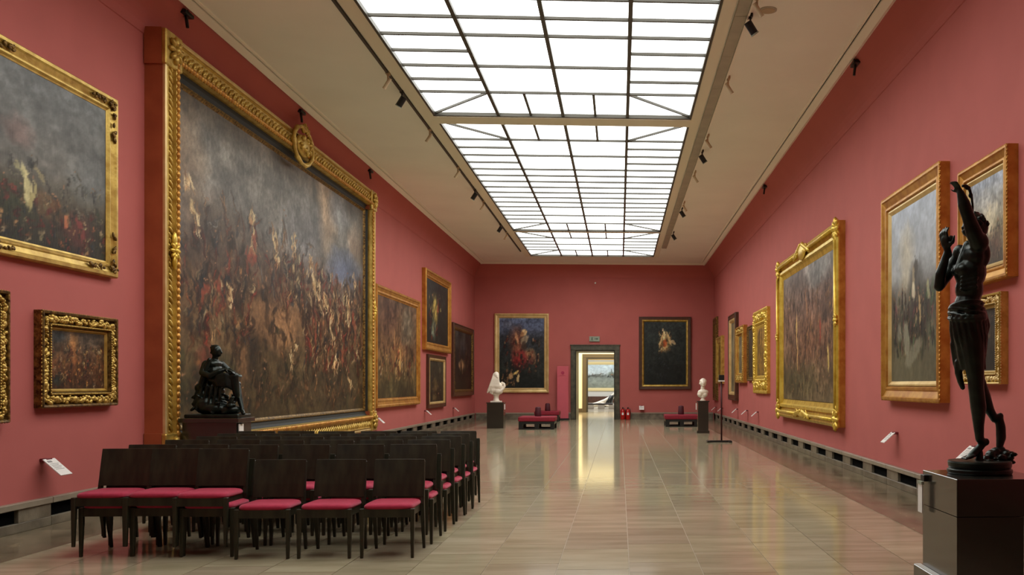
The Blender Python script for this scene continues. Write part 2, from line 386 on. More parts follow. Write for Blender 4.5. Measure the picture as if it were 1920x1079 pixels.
# ------------------------------------------------------------------ paintings
def vnoise(nx, ny, fx, fy, rng):
    gx, gy = int(fx)+2, int(fy)+2; g = rng.random((gy, gx))
    X = np.linspace(0, fx, nx); Y = np.linspace(0, fy, ny); xi = np.minimum(X.astype(int), gx-2); yi = np.minimum(Y.astype(int), gy-2)
    tx = X-xi; ty = Y-yi; tx = tx*tx*(3-2*tx); ty = (ty*ty*(3-2*ty))[:, None]
    A = g[yi][:, xi]; B = g[yi][:, xi+1]; C = g[yi+1][:, xi]; D = g[yi+1][:, xi+1]
    return (A*(1-tx)+B*tx)*(1-ty)+(C*(1-tx)+D*tx)*ty
def paint(nx, ny, seed, stops, washes=(), crowds=(), figs=(), grain=.2, aspect=1.0, wf=1.0, heads=True):
    rng = np.random.default_rng(seed)
    V = np.linspace(0, 1, ny); vs = [s[0] for s in stops]
    img = np.zeros((ny, nx, 3))
    for c in range(3): img[:, :, c] = np.interp(V, vs, [s[1][c] for s in stops])[:, None]
    U, VV = np.meshgrid(np.linspace(0, 1, nx), V)
    wob = (vnoise(nx, ny, 5, 5, rng)-.5)*.10; wob2 = (vnoise(nx, ny, 14, 12, rng)-.5)*.05
    def put(u, v, a, b, col, al, ang=0, soft=1.0, dx=0, dy=0):
        m = max(a, b)*1.8+.04
        i0, i1 = max(0, int((u-m)*nx)), min(nx, int((u+m)*nx)+2); j0, j1 = max(0, int((v-m)*ny)), min(ny, int((v+m)*ny)+2)
        if i1 <= i0 or j1 <= j0: return
        x = U[j0:j1, i0:i1]-u+dx*wob[j0:j1, i0:i1]; y = VV[j0:j1, i0:i1]-v+dy*wob2[j0:j1, i0:i1]
        ca, sa = math.cos(ang), math.sin(ang); xr = (x*ca+y*sa)/a; yr = (-x*sa+y*ca)/b
        k = np.clip((1.15-(xr*xr+yr*yr))/soft, 0, 1)*al
        img[j0:j1, i0:i1] = img[j0:j1, i0:i1]*(1-k[..., None])+np.array(col)*k[..., None]
    for (u, v, a, b, col, al) in washes: put(u, v, a, b, col, al, 0, 1.15, 1, 1)
    for f in (6, 16, 40):
        nn = vnoise(nx, ny, f, f*1.2/aspect, rng)-.5
        img *= (1+nn*grain*1.6)[..., None]
    for (u0, u1, v0, v1, n, pal, w_, h_) in crowds:
        for _ in range(n):
            u = rng.uniform(u0, u1); v = rng.uniform(v0, v1); c = np.array(pal[rng.integers(len(pal))])*rng.uniform(.65, 1.2)
            a = rng.uniform(*w_)/aspect**.5; b = rng.uniform(*h_); ang = rng.normal()*.3
            put(u, v, a*.9, b, c*.5, .55, ang, 1.0)
            put(u+a*.2, v+b*.2*rng.normal(), a*.5, b*rng.uniform(.3, .8), c, .7, ang, 1.0); put(u-a*.5, v-b*.4, a*.4, b*.4, c*.8, .5, ang+.4, 1.0)
            if heads and rng.random() < .6: put(u+a*.2, v+b*1.15, a*.4, a*.5, np.array((150, 112, 84))*rng.uniform(.6, 1.1), .8, 0, .6)
    for (u, v, a, b, col, al, ang) in figs: put(u, v, a, b, col, al, ang, .6, .15, .15)
    DX = np.zeros((ny, nx)); DY = np.zeros((ny, nx))
    for f, am in ((9, .018*wf), (24, .016*wf), (60, .012*wf)):
        fx = f*(aspect**.5); am_x = am/(aspect**.5)
        DX += (vnoise(nx, ny, min(fx, nx/2), min(f, ny/2), rng)-.5)*am_x*2; DY += (vnoise(nx, ny, min(fx, nx/2), min(f, ny/2), rng)-.5)*am*2.4
    ii = np.clip(((U+DX)*(nx-1)).round().astype(int), 0, nx-1); jj = np.clip(((VV+DY)*(ny-1)).round().astype(int), 0, ny-1)
    img = img[jj, ii]
    img *= (1+(vnoise(nx, ny, nx/3, ny/12, rng)-.5)*grain*.55)[..., None]
    img *= (1+(vnoise(nx, ny, nx/2.2, ny/3, rng)-.5)*grain*1.1)[..., None]
    img *= (1+(rng.random((ny, nx))-.5)*grain*.55)[..., None]
    img = (img-82)*1.2+84
    return np.clip(img, 8, 250)
M_canvas = bpy.data.materials.new('painted_canvas'); M_canvas.use_nodes = True
nt = M_canvas.node_tree; bb = nt.nodes['Principled BSDF']
at = nt.nodes.new('ShaderNodeAttribute'); at.attribute_name = 'Col'; nt.links.new(at.outputs['Color'], bb.inputs['Base Color'])
bb.inputs['Roughness'].default_value = .5; bb.inputs['Specular IOR Level'].default_value = .3
tc = nt.nodes.new('ShaderNodeTexCoord'); mp = nt.nodes.new('ShaderNodeMapping'); mp.inputs['Scale'].default_value = (3, 3, .7)
nn = nt.nodes.new('ShaderNodeTexNoise'); nn.inputs['Scale'].default_value = 14; nn.inputs['Detail'].default_value = 6
bp = nt.nodes.new('ShaderNodeBump'); bp.inputs['Strength'].default_value = .3; bp.inputs['Distance'].default_value = .01
nt.links.new(tc.outputs['Object'], mp.inputs[0]); nt.links.new(mp.outputs[0], nn.inputs['Vector']); nt.links.new(nn.outputs['Fac'], bp.inputs['Height']); nt.links.new(bp.outputs[0], bb.inputs['Normal'])
def canvas(img, wd, ht, y, z0, parent):
    ny, nx, _ = img.shape
    X = np.linspace(-wd/2, wd/2, nx); Z = np.linspace(z0, z0+ht, ny); XX, ZZ = np.meshgrid(X, Z)
    co_ = np.stack([XX, np.full_like(XX, y), ZZ], -1).reshape(-1, 3)
    i = np.arange(nx-1)[None, :]+np.arange(ny-1)[:, None]*nx
    q = np.stack([i, i+1, i+nx+1, i+nx], -1).reshape(-1, 4)
    # a thin solid: back face too
    n = len(co_); back = [(-wd/2, y+.02, z0), (wd/2, y+.02, z0), (wd/2, y+.02, z0+ht), (-wd/2, y+.02, z0+ht)]
    faces = q.tolist(); co_l = co_.tolist()+back
    faces.append((n, n+3, n+2, n+1))
    me = bpy.data.meshes.new('canvas'); me.from_pydata(co_l, [], faces)
    c = img/255; lc = np.where(c <= .04045, c/12.92, ((c+.055)/1.055)**2.4)
    ca = me.color_attributes.new('Col', 'FLOAT_COLOR', 'POINT')
    arr = np.ones((n+4, 4)); arr[:n, :3] = lc.reshape(-1, 3); ca.data.foreach_set('color', arr.ravel())
    return link('canvas', me, M_canvas, parent)
def ring(wd, ht, prof, z0=0):
    """mitred moulding: prof = [(inset, depth)...]"""
    mb = MB(); n = len(prof); rects = []
    for t, d in prof: rects.append([(-wd/2+t, -d, z0+t), (wd/2-t, -d, z0+t), (wd/2-t, -d, z0+ht-t), (-wd/2+t, -d, z0+ht-t)])
    mb.loft(rects, cap=False); return mb
def along(wd, ht, t, step):
    """points round the rectangle at inset t with direction"""
    P = []
    a, b = wd-2*t, ht-2*t
    for (x0, z0, dx, dz, L) in ((-wd/2+t, t, 1, 0, a), (wd/2-t, t, 0, 1, b), (wd/2-t, ht-t, -1, 0, a), (-wd/2+t, ht-t, 0, -1, b)):
        k = max(1, int(L/step))
        for i in range(k): s = L*(i+.5)/k; P.append((x0+dx*s, z0+dz*s, dx, dz))
    return P
def beads(mb, wd, ht, t, d, r, step, zoff=0):
    for x, z, dx, dz in along(wd, ht, t, step):
        mb.ell((x, -d, z+zoff), (r*(1.25 if dx else 1), r*.8, r*(1.25 if dz else 1)), seg=6, n=4)
def braid(mb, wd, ht, t, d, r, step):
    s = 1
    for x, z, dx, dz in along(wd, ht, t, step):
        ang = (.75 if dx else -.75); s = -s
        R = Matrix.Rotation(ang, 3, 'Y'); mb.ell((x+(0 if dx else s*r*.3), -d, z+(0 if dz else s*r*.3)), (r*.55, r*.5, r*1.5), R, seg=6, n=4)
def leaves(mb, wd, ht, t, d, r, step, rng, spread):
    for x, z, dx, dz in along(wd, ht, t, step):
        o_ = rng.uniform(-spread, spread); x2 = x+(o_ if dz else 0); z2 = z+(o_ if dx else 0)
        rr = r*rng.uniform(.6, 1.3)
        mb.ell((x2, -d, z2), (rr*rng.uniform(.5, 1.3), rr*.8, rr*rng.uniform(.5, 1.3)), Matrix.Rotation(rng.uniform(0, PI), 3, 'Y'), seg=6, n=4)
def rosette(c, r, d):
    mb = MB(); mb.ell((c[0], -d, c[1]), (r*.32, r*.35, r*.32), seg=8, n=5)
    for k in range(8):
        a = k*PI/4; mb.ell((c[0]+r*.6*math.cos(a), -d, c[1]+r*.6*math.sin(a)), (r*.42, r*.22, r*.2), Matrix.Rotation(-a, 3, 'Y'), seg=7, n=4)
    return mb
def scroll(c, r, d):
    mb = MB(); pts = []
    for k in range(14):
        a = k*.55; q = r*(1-k/16); pts.append(((c[0]+q*math.cos(a), -d-.01*k/14, c[1]+q*math.sin(a)), r*.16))
    return mb.chain(pts, 6)
def place(name, label, wall, a, b, z0, group=None):
    """a, b: extent along the wall (y for side walls, x for the back wall)"""
    c = (a+b)/2
    if wall == 'L': loc, rz = (XL, c, z0), PI/2
    elif wall == 'R': loc, rz = (XR, c, z0), -PI/2
    else: loc, rz = (c, YB, z0), 0
    return thing(name, label, 'painting', loc, rz, group)
def picture(label, wall, a, b, z0, z1, fw, depth, style, img, m1=None, m2=None, gap=.03):
    wd, ht = b-a, z1-z0; rng = random.Random(int(a*100)); g = 'framed paintings on the gallery walls'
    r = place('framed_painting', label, wall, a, b, z0, g)
    if style == 'plain':
        obj('frame', ring(wd, ht, [(0, 0), (0, depth*.8), (fw*.08, depth), (fw*.25, depth), (fw*.34, depth*.8), (fw*.62, depth*.62), (fw*.7, depth*.7), (fw*.8, depth*.7), (fw*.9, depth*.45), (fw, depth*.4), (fw, 0)]), m1 or M_gold, r)
    elif style == 'twotone':
        obj('frame', ring(wd, ht, [(0, 0), (0, depth*.7), (fw*.06, depth), (fw*.16, depth), (fw*.2, depth*.8), (fw*.6, depth*.75), (fw*.6, 0)]), m1, r, )
        obj('inner_moulding', ring(wd, ht, [(fw*.6, .01), (fw*.6, depth*.85), (fw*.7, depth*.95), (fw*.85, depth*.85), (fw, depth*.4), (fw, 0.01)]), m2, r)
    elif style == 'bead':
        obj('frame', ring(wd, ht, [(0, 0), (0, depth*.85), (fw*.06, depth), (fw*.16, depth), (fw*.2, depth*.85), (fw*.5, depth*.65), (fw*.58, depth*.8), (fw*.68, depth*.8), (fw*.74, depth*.5), (fw*.78, 0)]), m1 or M_gold, r)
        obj('inner_slip', ring(wd, ht, [(fw*.76, .01), (fw*.76, depth*.6), (fw*.84, depth*.62), (fw, depth*.35), (fw, 0.01)]), m2 or M_pale, r)
        mb = MB(); beads(mb, wd, ht, fw*.03, depth*.9, fw*.07, fw*.2); o = obj('bead_row', mb, m1 or M_gold, r, smooth=True); o['kind'] = 'stuff'
    elif style == 'ornate':
        obj('frame', ring(wd, ht, [(0, 0), (0, depth*.85), (fw*.05, depth), (fw*.14, depth*.95), (fw*.2, depth*.5), (fw*.62, depth*.55), (fw*.68, depth*.9), (fw*.76, depth*.9), (fw*.82, depth*.5), (fw*.86, 0)]), m1 or M_goldd, r)
        obj('inner_slip', ring(wd, ht, [(fw*.84, .01), (fw*.84, depth*.55), (fw*.9, depth*.58), (fw, depth*.35), (fw, 0.01)]), m2 or M_gold, r)
        mb = MB(); leaves(mb, wd, ht, fw*.4, depth*.72, fw*.16, fw*.13, rng, fw*.16); leaves(mb, wd, ht, fw*.42, depth*.85, fw*.1, fw*.2, rng, fw*.1)
        beads(mb, wd, ht, fw*.72, depth*.95, fw*.05, fw*.14); beads(mb, wd, ht, fw*.02, depth*.8, fw*.05, fw*.2)
        o = obj('carved_leaves', mb, m2 or M_gold, r, smooth=True); o['kind'] = 'stuff'
    iw, ih = wd-2*fw*.98, ht-2*fw*.98
    canvas(img, iw, ih, -depth*.35, fw*.98, r)
    return r
CROWD = [(150, 92, 58), (178, 140, 96), (120, 48, 34), (96, 74, 50), (60, 52, 44), (190, 168, 130), (44, 50, 56), (140, 58, 44), (84, 60, 40)]
DARKC = [(44, 38, 32), (70, 54, 40), (96, 50, 36), (40, 46, 50), (120, 92, 62), (30, 28, 26)]

# --- the giant battle picture on the left wall
def giant():
    a, b, z0, z1 = 12.54, 23.1, .41, 6.08
    wd, ht = b-a, z1-z0
    r = place('giant_framed_painting', 'giant crowd painting in deep gilt frame with ochre sides, behind the chair rows', 'L', a, b, z0)
    D = .26
    sd = ring(wd, ht, [(0, 0), (0, D-.03), (.03, D-.03), (.03, 0)])
    obj('frame_side', sd, M_side, r)
    obj('outer_fillet', ring(wd, ht, [(.0, D-.03), (.0, D), (.035, D+.01), (.05, D-.01), (.05, .02)]), M_pale, r)
    obj('frame', ring(wd, ht, [(.05, .02), (.05, D-.03), (.075, D+.01), (.09, D-.02), (.26, D-.03), (.27, D+.02), (.31, D+.03), (.34, D+.02), (.36, D-.05), (.36, .02)]), M_gold, r)
    obj('dark_liner', ring(wd, ht, [(.36, .02), (.36, .17), (.40, .14), (.47, .12), (.47, .02)]), M_liner, r)
    obj('inner_slip', ring(wd, ht, [(.47, .02), (.47, .14), (.485, .145), (.50, .12), (.53, .10), (.53, .02)]), M_goldd, r)
    mb = MB(); braid(mb, wd, ht, .175, D-.015, .046, .075); o = obj('braid_band', mb, M_gold, r, smooth=True); o['kind'] = 'stuff'
    mb = MB(); beads(mb, wd, ht, .31, D+.02, .042, .085); o = obj('bead_row', mb, M_goldo, r, smooth=True); o['kind'] = 'stuff'
    for sx in (-1, 1):
        for zz in (.22, ht-.22):
            c = (sx*(wd/2-.2), zz)
            mb = MB().box(c[0]-.23, -D-.03, c[1]-.23, c[0]+.23, -D+.04, c[1]+.23); q = obj('corner_block', mb, M_gold, r, bevel=.015)
            mbr = rosette(c, .19, D+.05); obj('rosette', mbr, M_gold, q, smooth=True)
            bs = MB().box(c[0]-.235, -D+.03, c[1]-.235, c[0]+.235, -.01, c[1]+.235); obj('corner_side', bs, M_side, q)
    # cartouche at the middle of the top rail and leaf clasps on the stiles
    rc = random.Random(5)
    cx, cz = -.12, ht-.22
    mb = MB().ell((cx, -D-.05, cz), (.34, .09, .2), seg=16, n=8)
    for k in range(16): mb.ell((cx+rc.uniform(-.26, .26), -D-.12, cz+rc.uniform(-.14, .14)), (.07, .04, .03), Matrix.Rotation(rc.uniform(0, PI), 3, 'Y'), seg=7, n=4)
    q = obj('cartouche', mb, M_gold, r, smooth=True)
    sc = MB()
    for k in range(14):
        an = 2*PI*k/14; an2 = 2*PI*(k+1)/14
        sc.cap((cx+.52*math.cos(an), -D-.06, cz+.34*math.sin(an)), .035+.014*(k % 2), (cx+.52*math.cos(an2), -D-.06, cz+.34*math.sin(an2)), .04, 7)
    for k in range(5): sc.ell((cx+.08*(k-2)+.1, -D-.07, cz+.36-.03*abs(k-2)), (.03, .03, .09), Matrix.Rotation((k-2)*.3, 3, 'Y'), seg=7, n=5)
    for sx in (-1, 1): sc.add(scroll((cx+sx*.42, cz-.02), .1, D+.05).v, scroll((cx+sx*.42, cz-.02), .1, D+.05).f)
    obj('strapwork', sc, M_gold, q, smooth=True)
    for sx in (-1, 1):
        c = (sx*(wd/2-.2), ht*.5); mb = rosette(c, .13, D+.04); mb.ell((c[0], -D-.03, c[1]+.14), (.05, .03, .11), seg=7, n=5).ell((c[0], -D-.03, c[1]-.14), (.05, .03, .11), seg=7, n=5)
        obj('leaf_clasp', mb, M_goldb, r, smooth=True)
    sky = (112, 110, 106)
    W = [(.70, .86, .10, .20, (176, 150, 122), .75), (.80, .92, .09, .10, (150, 152, 156), .6), (.93, .80, .07, .10, (168, 136, 108), .6), (.85, .66, .13, .09, (92, 104, 132), .75),
         (.55, .72, .12, .2, (100, 100, 104), .5), (.15, .60, .16, .14, (74, 60, 48), .6), (.05, .8, .06, .2, (110, 84, 58), .55),
         (.40, .34, .17, .10, (138, 104, 74), .85), (.25, .22, .09, .10, (120, 88, 62), .7), (.12, .12, .12, .10, (56, 58, 40), .8), (.5, .14, .25, .12, (78, 66, 46), .7), (.75, .10, .25, .12, (66, 56, 42), .8),
         (.30, .24, .05, .08, (40, 36, 30), .8), (.07, .19, .04, .05, (140, 62, 52), .6)]
    C = [(0, 1, .03, .6, 260, [(120, 84, 54), (90, 66, 44), (60, 48, 36), (140, 104, 70), (70, 66, 44)], (.008, .02), (.02, .05)), (0, .6, .44, .72, 120, [(120, 74, 52), (150, 112, 76), (86, 64, 50), (104, 100, 96), (130, 60, 44), (70, 72, 74)], (.004, .011), (.02, .07)),
         (.45, 1, .42, .62, 260, CROWD+[(214, 196, 156), (196, 172, 128)], (.004, .011), (.018, .05)),
         (0, .3, .26, .48, 170, CROWD, (.004, .012), (.02, .05)),
         (.55, 1, .2, .46, 330, CROWD+[(136, 54, 42), (206, 176, 130)], (.004, .012), (.02, .055)),
         (.0, 1, .02, .22, 90, [(70, 56, 40), (96, 78, 54), (52, 52, 40), (120, 96, 66)], (.006, .016), (.012, .04))]
    F = []
    rg = random.Random(3)
    for (u, v, h_) in ((.40, .66, .10), (.41, .60, .06), (.06, .70, .08), (.08, .62, .06), (.29, .70, .08), (.30, .62, .06), (.50, .68, .07), (.63, .56, .10), (.655, .52, .08), (.67, .46, .06), (.70, .48, .06), (.74, .38, .09), (.76, .28, .09), (.77, .22, .06), (.87, .46, .10), (.93, .62, .05), (.50, .22, .08), (.52, .27, .05), (.95, .26, .06), (.88, .12, .05), (.21, .42, .06), (.60, .62, .06)):
        for k in range(13): F.append((u+rg.uniform(-.012, .012), v+rg.uniform(-.045, .045)*h_/.07, rg.uniform(.0018, .005), h_*rg.uniform(.12, .38), (rg.choice([(206, 186, 146), (190, 166, 122), (176, 140, 100), (120, 92, 66)])), .75, rg.uniform(-.5, .5)))
    for (u, v) in ((.30, .60), (.28, .56), (.91, .44), (.93, .38), (.83, .30), (.82, .25), (.16, .46), (.62, .36), (.11, .42)):
        [F.append((u+rg.uniform(-.012, .012), v+rg.uniform(-.04, .04), .005, .022, (128, 66, 48), .6, rg.uniform(-.4, .4))) for _ in range(7)]
    img = paint(430, 270, 5, [(0, (66, 56, 38)), (.2, (82, 68, 48)), (.42, (96, 74, 54)), (.55, (96, 80, 68)), (.7, (110, 106, 100)), (.9, (108, 105, 98)), (1, (84, 74, 62))], W, C, F, .19, 1.9, .55)
    canvas(img, wd-1.04, ht-1.04, -.10, .52, r)
giant()

# --- the other paintings
img = paint(170, 110, 11, [(0, (44, 42, 34)), (.25, (66, 58, 44)), (.45, (96, 94, 88)), (1, (112, 116, 116))],
            [(.58, .62, .08, .1, (120, 92, 86), .5), (.55, .2, .12, .12, (60, 66, 44), .7), (.85, .15, .1, .14, (104, 48, 44), .6), (.70, .26, .1, .1, (120, 90, 60), .6), (.95, .5, .15, .2, (94, 98, 98), .6)],
            [(.4, 1, .0, .3, 160, CROWD+[(60, 66, 44), (130, 56, 48), (160, 150, 110)], (.006, .016), (.02, .05)), (.4, 1, .25, .5, 40, [(100, 96, 84), (130, 124, 104), (80, 80, 76)], (.006, .012), (.02, .06))],
            [(.62, .33, .016, .12, (196, 188, 140), .9, .05), (.645, .28, .01, .1, (176, 166, 116), .8, -.1), (.60, .4, .01, .06, (150, 146, 110), .8, .3), (.68, .42, .012, .05, (150, 140, 104), .7, .5), (.80, .2, .012, .05, (190, 120, 84), .8, 0), (.87, .2, .014, .04, (132, 62, 60), .7, .2), (.88, .12, .014, .04, (120, 56, 54), .7, -.2)], .12, 1.6, .7)
p1 = picture('large misty crowd painting in flat gilt frame, high on the left wall', 'L', 7.4, 11.74, 2.77, 4.92, .185, .09, 'plain', img, M_gold)
mb = MB(); rngl = random.Random(4)
for cx_ in (-2.17+.3, 0, 2.17-.3):
    for zz in (.09, 2.06):
        for k in range(14): mb.ell((cx_+rngl.uniform(-.3, .3) if cx_ else rngl.uniform(-.2, .2), -.085, zz+rngl.uniform(-.03, .03)), (.035, .015, .018), Matrix.Rotation(rngl.uniform(0, PI), 3, 'Y'), seg=6, n=4)
for sx in (-2.08, 2.08):
    for zz in (.3, 1.85):
        for k in range(12): mb.ell((sx+rngl.uniform(-.03, .03), -.085, zz+rngl.uniform(-.22, .22)), (.018, .015, .035), Matrix.Rotation(rngl.uniform(0, PI), 3, 'Y'), seg=6, n=4)
o = obj('leaf_relief', mb, M_goldd, p1, smooth=True); o['kind'] = 'stuff'
img = paint(90, 64, 12, [(0, (62, 42, 28)), (.4, (92, 62, 40)), (.8, (74, 62, 50)), (1, (60, 52, 44))],
            [(.45, .8, .1, .2, (150, 108, 66), .8), (.45, .5, .06, .4, (150, 96, 56), .6), (.15, .9, .12, .1, (50, 58, 62), .8), (.15, .15, .15, .12, (36, 52, 50), .7)],
            [(0, 1, .05, .75, 230, CROWD+[(206, 146, 80), (170, 96, 50), (190, 160, 100)], (.008, .02), (.03, .08))], [], .25, 1.3)
picture('small crowd painting in dark ornate leaf-carved frame, hanging alone on the left wall', 'L', 10.23, 11.72, 1.25, 2.28, .2, .10, 'ornate', img)
picture('painting at the left picture edge, only its carved gilt frame showing', 'L', 8.2, 9.7, 1.12, 2.42, .2, .10, 'ornate', img)
img = paint(90, 60, 13, [(0, (60, 52, 36)), (.25, (92, 76, 50)), (.5, (104, 78, 56)), (1, (96, 78, 62))],
            [(.75, .75, .2, .25, (124, 116, 98), .8), (.25, .85, .25, .25, (84, 60, 50), .7), (.5, .4, .15, .2, (150, 104, 62), .6), (.5, .1, .5, .12, (72, 66, 44), .7)],
            [(.05, .95, .22, .55, 130, CROWD+[(206, 170, 110)], (.008, .018), (.04, .09))], [(.55, .4, .02, .12, (214, 176, 110), .8, 0), (.4, .6, .02, .12, (170, 130, 90), .7, 0)], .25, 1.6)
picture('brown crowd painting in orange gilt frame, directly right of the giant painting', 'L', 23.82, 28.95, .9, 4.0, .24, .12, 'plain', img, M_goldo)
img = paint(60, 40, 14, [(0, (30, 32, 28)), (.5, (36, 40, 36)), (1, (44, 48, 46))],
            [(.4, .55, .14, .3, (196, 168, 88), .85), (.35, .2, .1, .2, (140, 150, 130), .7), (.55, .6, .06, .2, (140, 60, 40), .6)],
            [(.15, .7, .1, .8, 50, [(200, 180, 110), (60, 80, 60), (40, 50, 50), (150, 70, 40)], (.012, .03), (.04, .1))], [], .25, 1.3)
picture('upright dark painting with glowing yellow figure, highest beyond the giant painting', 'L', 29.72, 34.12, 2.58, 5.12, .26, .14, 'plain', img, M_goldo)
img = paint(50, 36, 15, [(0, (40, 34, 24)), (.5, (44, 40, 32)), (1, (60, 58, 48))], [(.45, .4, .15, .2, (150, 124, 80), .7), (.4, .1, .2, .1, (110, 90, 56), .6), (.75, .8, .1, .1, (120, 112, 84), .6)], [(.2, .8, .1, .6, 40, DARKC, (.01, .03), (.04, .1))], [], .25, 1.4)
picture('low dark painting in brown frame below the yellow-figure painting', 'L', 30.36, 33.3, .73, 2.46, .2, .1, 'twotone', img, M_brown, M_pale)
img = paint(50, 36, 16, [(0, (34, 28, 22)), (.5, (40, 36, 34)), (1, (52, 50, 48))], [(.45, .42, .14, .12, (176, 134, 96), .8), (.5, .7, .2, .15, (50, 52, 58), .6)], [(.2, .8, .2, .6, 30, DARKC, (.01, .03), (.04, .1))], [], .25, 1.4)
picture('dark interior painting nearest the corner on the left wall, in thin brown frame', 'L', 34.8, 39.5, 1.05, 3.76, .26, .12, 'twotone', img, M_brown, M_goldd)
img = paint(84, 120, 17, [(0, (26, 30, 26)), (.3, (40, 42, 38)), (.7, (52, 54, 58)), (.85, (84, 92, 112)), (1, (88, 98, 122))],
            [(.4, .62, .2, .3, (130, 78, 56), .85), (.5, .45, .28, .12, (134, 48, 44), .85), (.42, .36, .2, .1, (118, 34, 34), .8), (.2, .9, .15, .06, (120, 120, 130), .5), (.7, .5, .12, .1, (150, 116, 80), .7)],
            [(.1, .9, .2, .7, 60, [(60, 40, 32), (120, 60, 44), (140, 110, 80), (40, 50, 46), (90, 36, 34)], (.015, .04), (.02, .05)), (.05, .4, .02, .22, 40, [(190, 150, 100), (150, 116, 76), (60, 40, 28)], (.012, .03), (.01, .03))],
            [(.55, .80, .07, .055, (206, 176, 128), .9, 0), (.50, .77, .05, .03, (150, 110, 76), .9, .2), (.56, .69, .10, .06, (180, 160, 130), .7, .3), (.38, .72, .035, .09, (176, 130, 96), .9, .5), (.55, .60, .06, .08, (70, 54, 44), .8, 0), (.36, .22, .07, .02, (206, 176, 110), .9, .5), (.26, .17, .05, .04, (176, 140, 100), .9, 0), (.42, .15, .03, .06, (206, 180, 130), .8, 0)], .2, .7, .5)
picture('painting of a swirling figure in red robe, on back wall left of the doorway', 'B', -5.26, -2.98, 1.14, 4.49, .2, .10, 'plain', img, M_pale)
img = paint(76, 112, 18, [(0, (26, 28, 24)), (.4, (36, 40, 36)), (1, (50, 56, 54))],
            [(.5, .66, .2, .16, (150, 120, 76), .8), (.5, .7, .1, .2, (196, 170, 120), .7), (.2, .3, .1, .15, (44, 50, 46), .6)],
            [(.35, .65, .5, .85, 40, [(214, 190, 140), (176, 120, 70), (120, 90, 60)], (.01, .03), (.02, .05)), (.1, .9, .05, .45, 40, [(40, 46, 44), (50, 56, 56), (34, 36, 32)], (.02, .05), (.03, .06))],
            [(.45, .87, .02, .03, (206, 180, 140), .9, 0), (.48, .78, .03, .09, (220, 200, 150), .9, 0), (.60, .74, .03, .14, (206, 176, 124), .85, .5), (.40, .70, .03, .12, (206, 176, 124), .85, -.4), (.70, .68, .03, .07, (190, 168, 130), .8, .9), (.50, .66, .05, .07, (170, 84, 44), .8, 0)], .18, .7, .5, False)
picture('dark painting of a glowing pale winged group, on back wall right of the doorway', 'B', .83, 3.05, 1.27, 4.37, .22, .12, 'twotone', img, M_brown, M_gold)
oc = paint(40, 40, 20, [(0, (120, 92, 44)), (1, (150, 116, 58))], [], [(0, 1, 0, 1, 60, [(180, 140, 70), (110, 80, 40), (90, 70, 40)], (.02, .05), (.1, .3))])
gr = paint(30, 30, 26, [(0, (96, 90, 72)), (1, (120, 112, 92))], [], [(0, 1, 0, 1, 30, [(140, 130, 104), (90, 84, 66)], (.02, .05), (.1, .2))])
dk = paint(24, 24, 19, [(0, (44, 40, 32)), (1, (70, 66, 56))], [], [(0, 1, 0, 1, 20, DARKC, (.03, .08), (.05, .12))])
picture('tall narrow-seen painting farthest along the right wall, touching the corner', 'R', 38.75, 40.1, .83, 4.28, .3, .10, 'plain', oc, M_goldd)
picture('gilt framed painting second from the far corner on the right wall', 'R', 36.5, 38.5, 1.52, 3.39, .3, .14, 'plain', oc, M_gold)
picture('tallest of the far right-wall group, brown frame with pale beaded inner edge', 'R', 32.1, 34.1, .94, 3.96, .3, .14, 'twotone', gr, M_brown, M_pale)
picture('ornate gilt painting beside the tall brown-framed one on the right wall', 'R', 29.9, 31.9, 1.55, 3.39, .32, .15, 'ornate', gr, M_goldo, M_gold)
picture('painting with dark canvas tucked behind the broad gold frame on the right wall', 'R', 28.2, 29.5, 1.6, 3.29, .12, .08, 'plain', dk, M_goldd)
picture('broad heavily carved gold frame, first of the small group left of the big gold painting', 'R', 25.35, 28.0, 1.25, 3.6, .5, .10, 'ornate', oc, M_goldb, M_goldb)
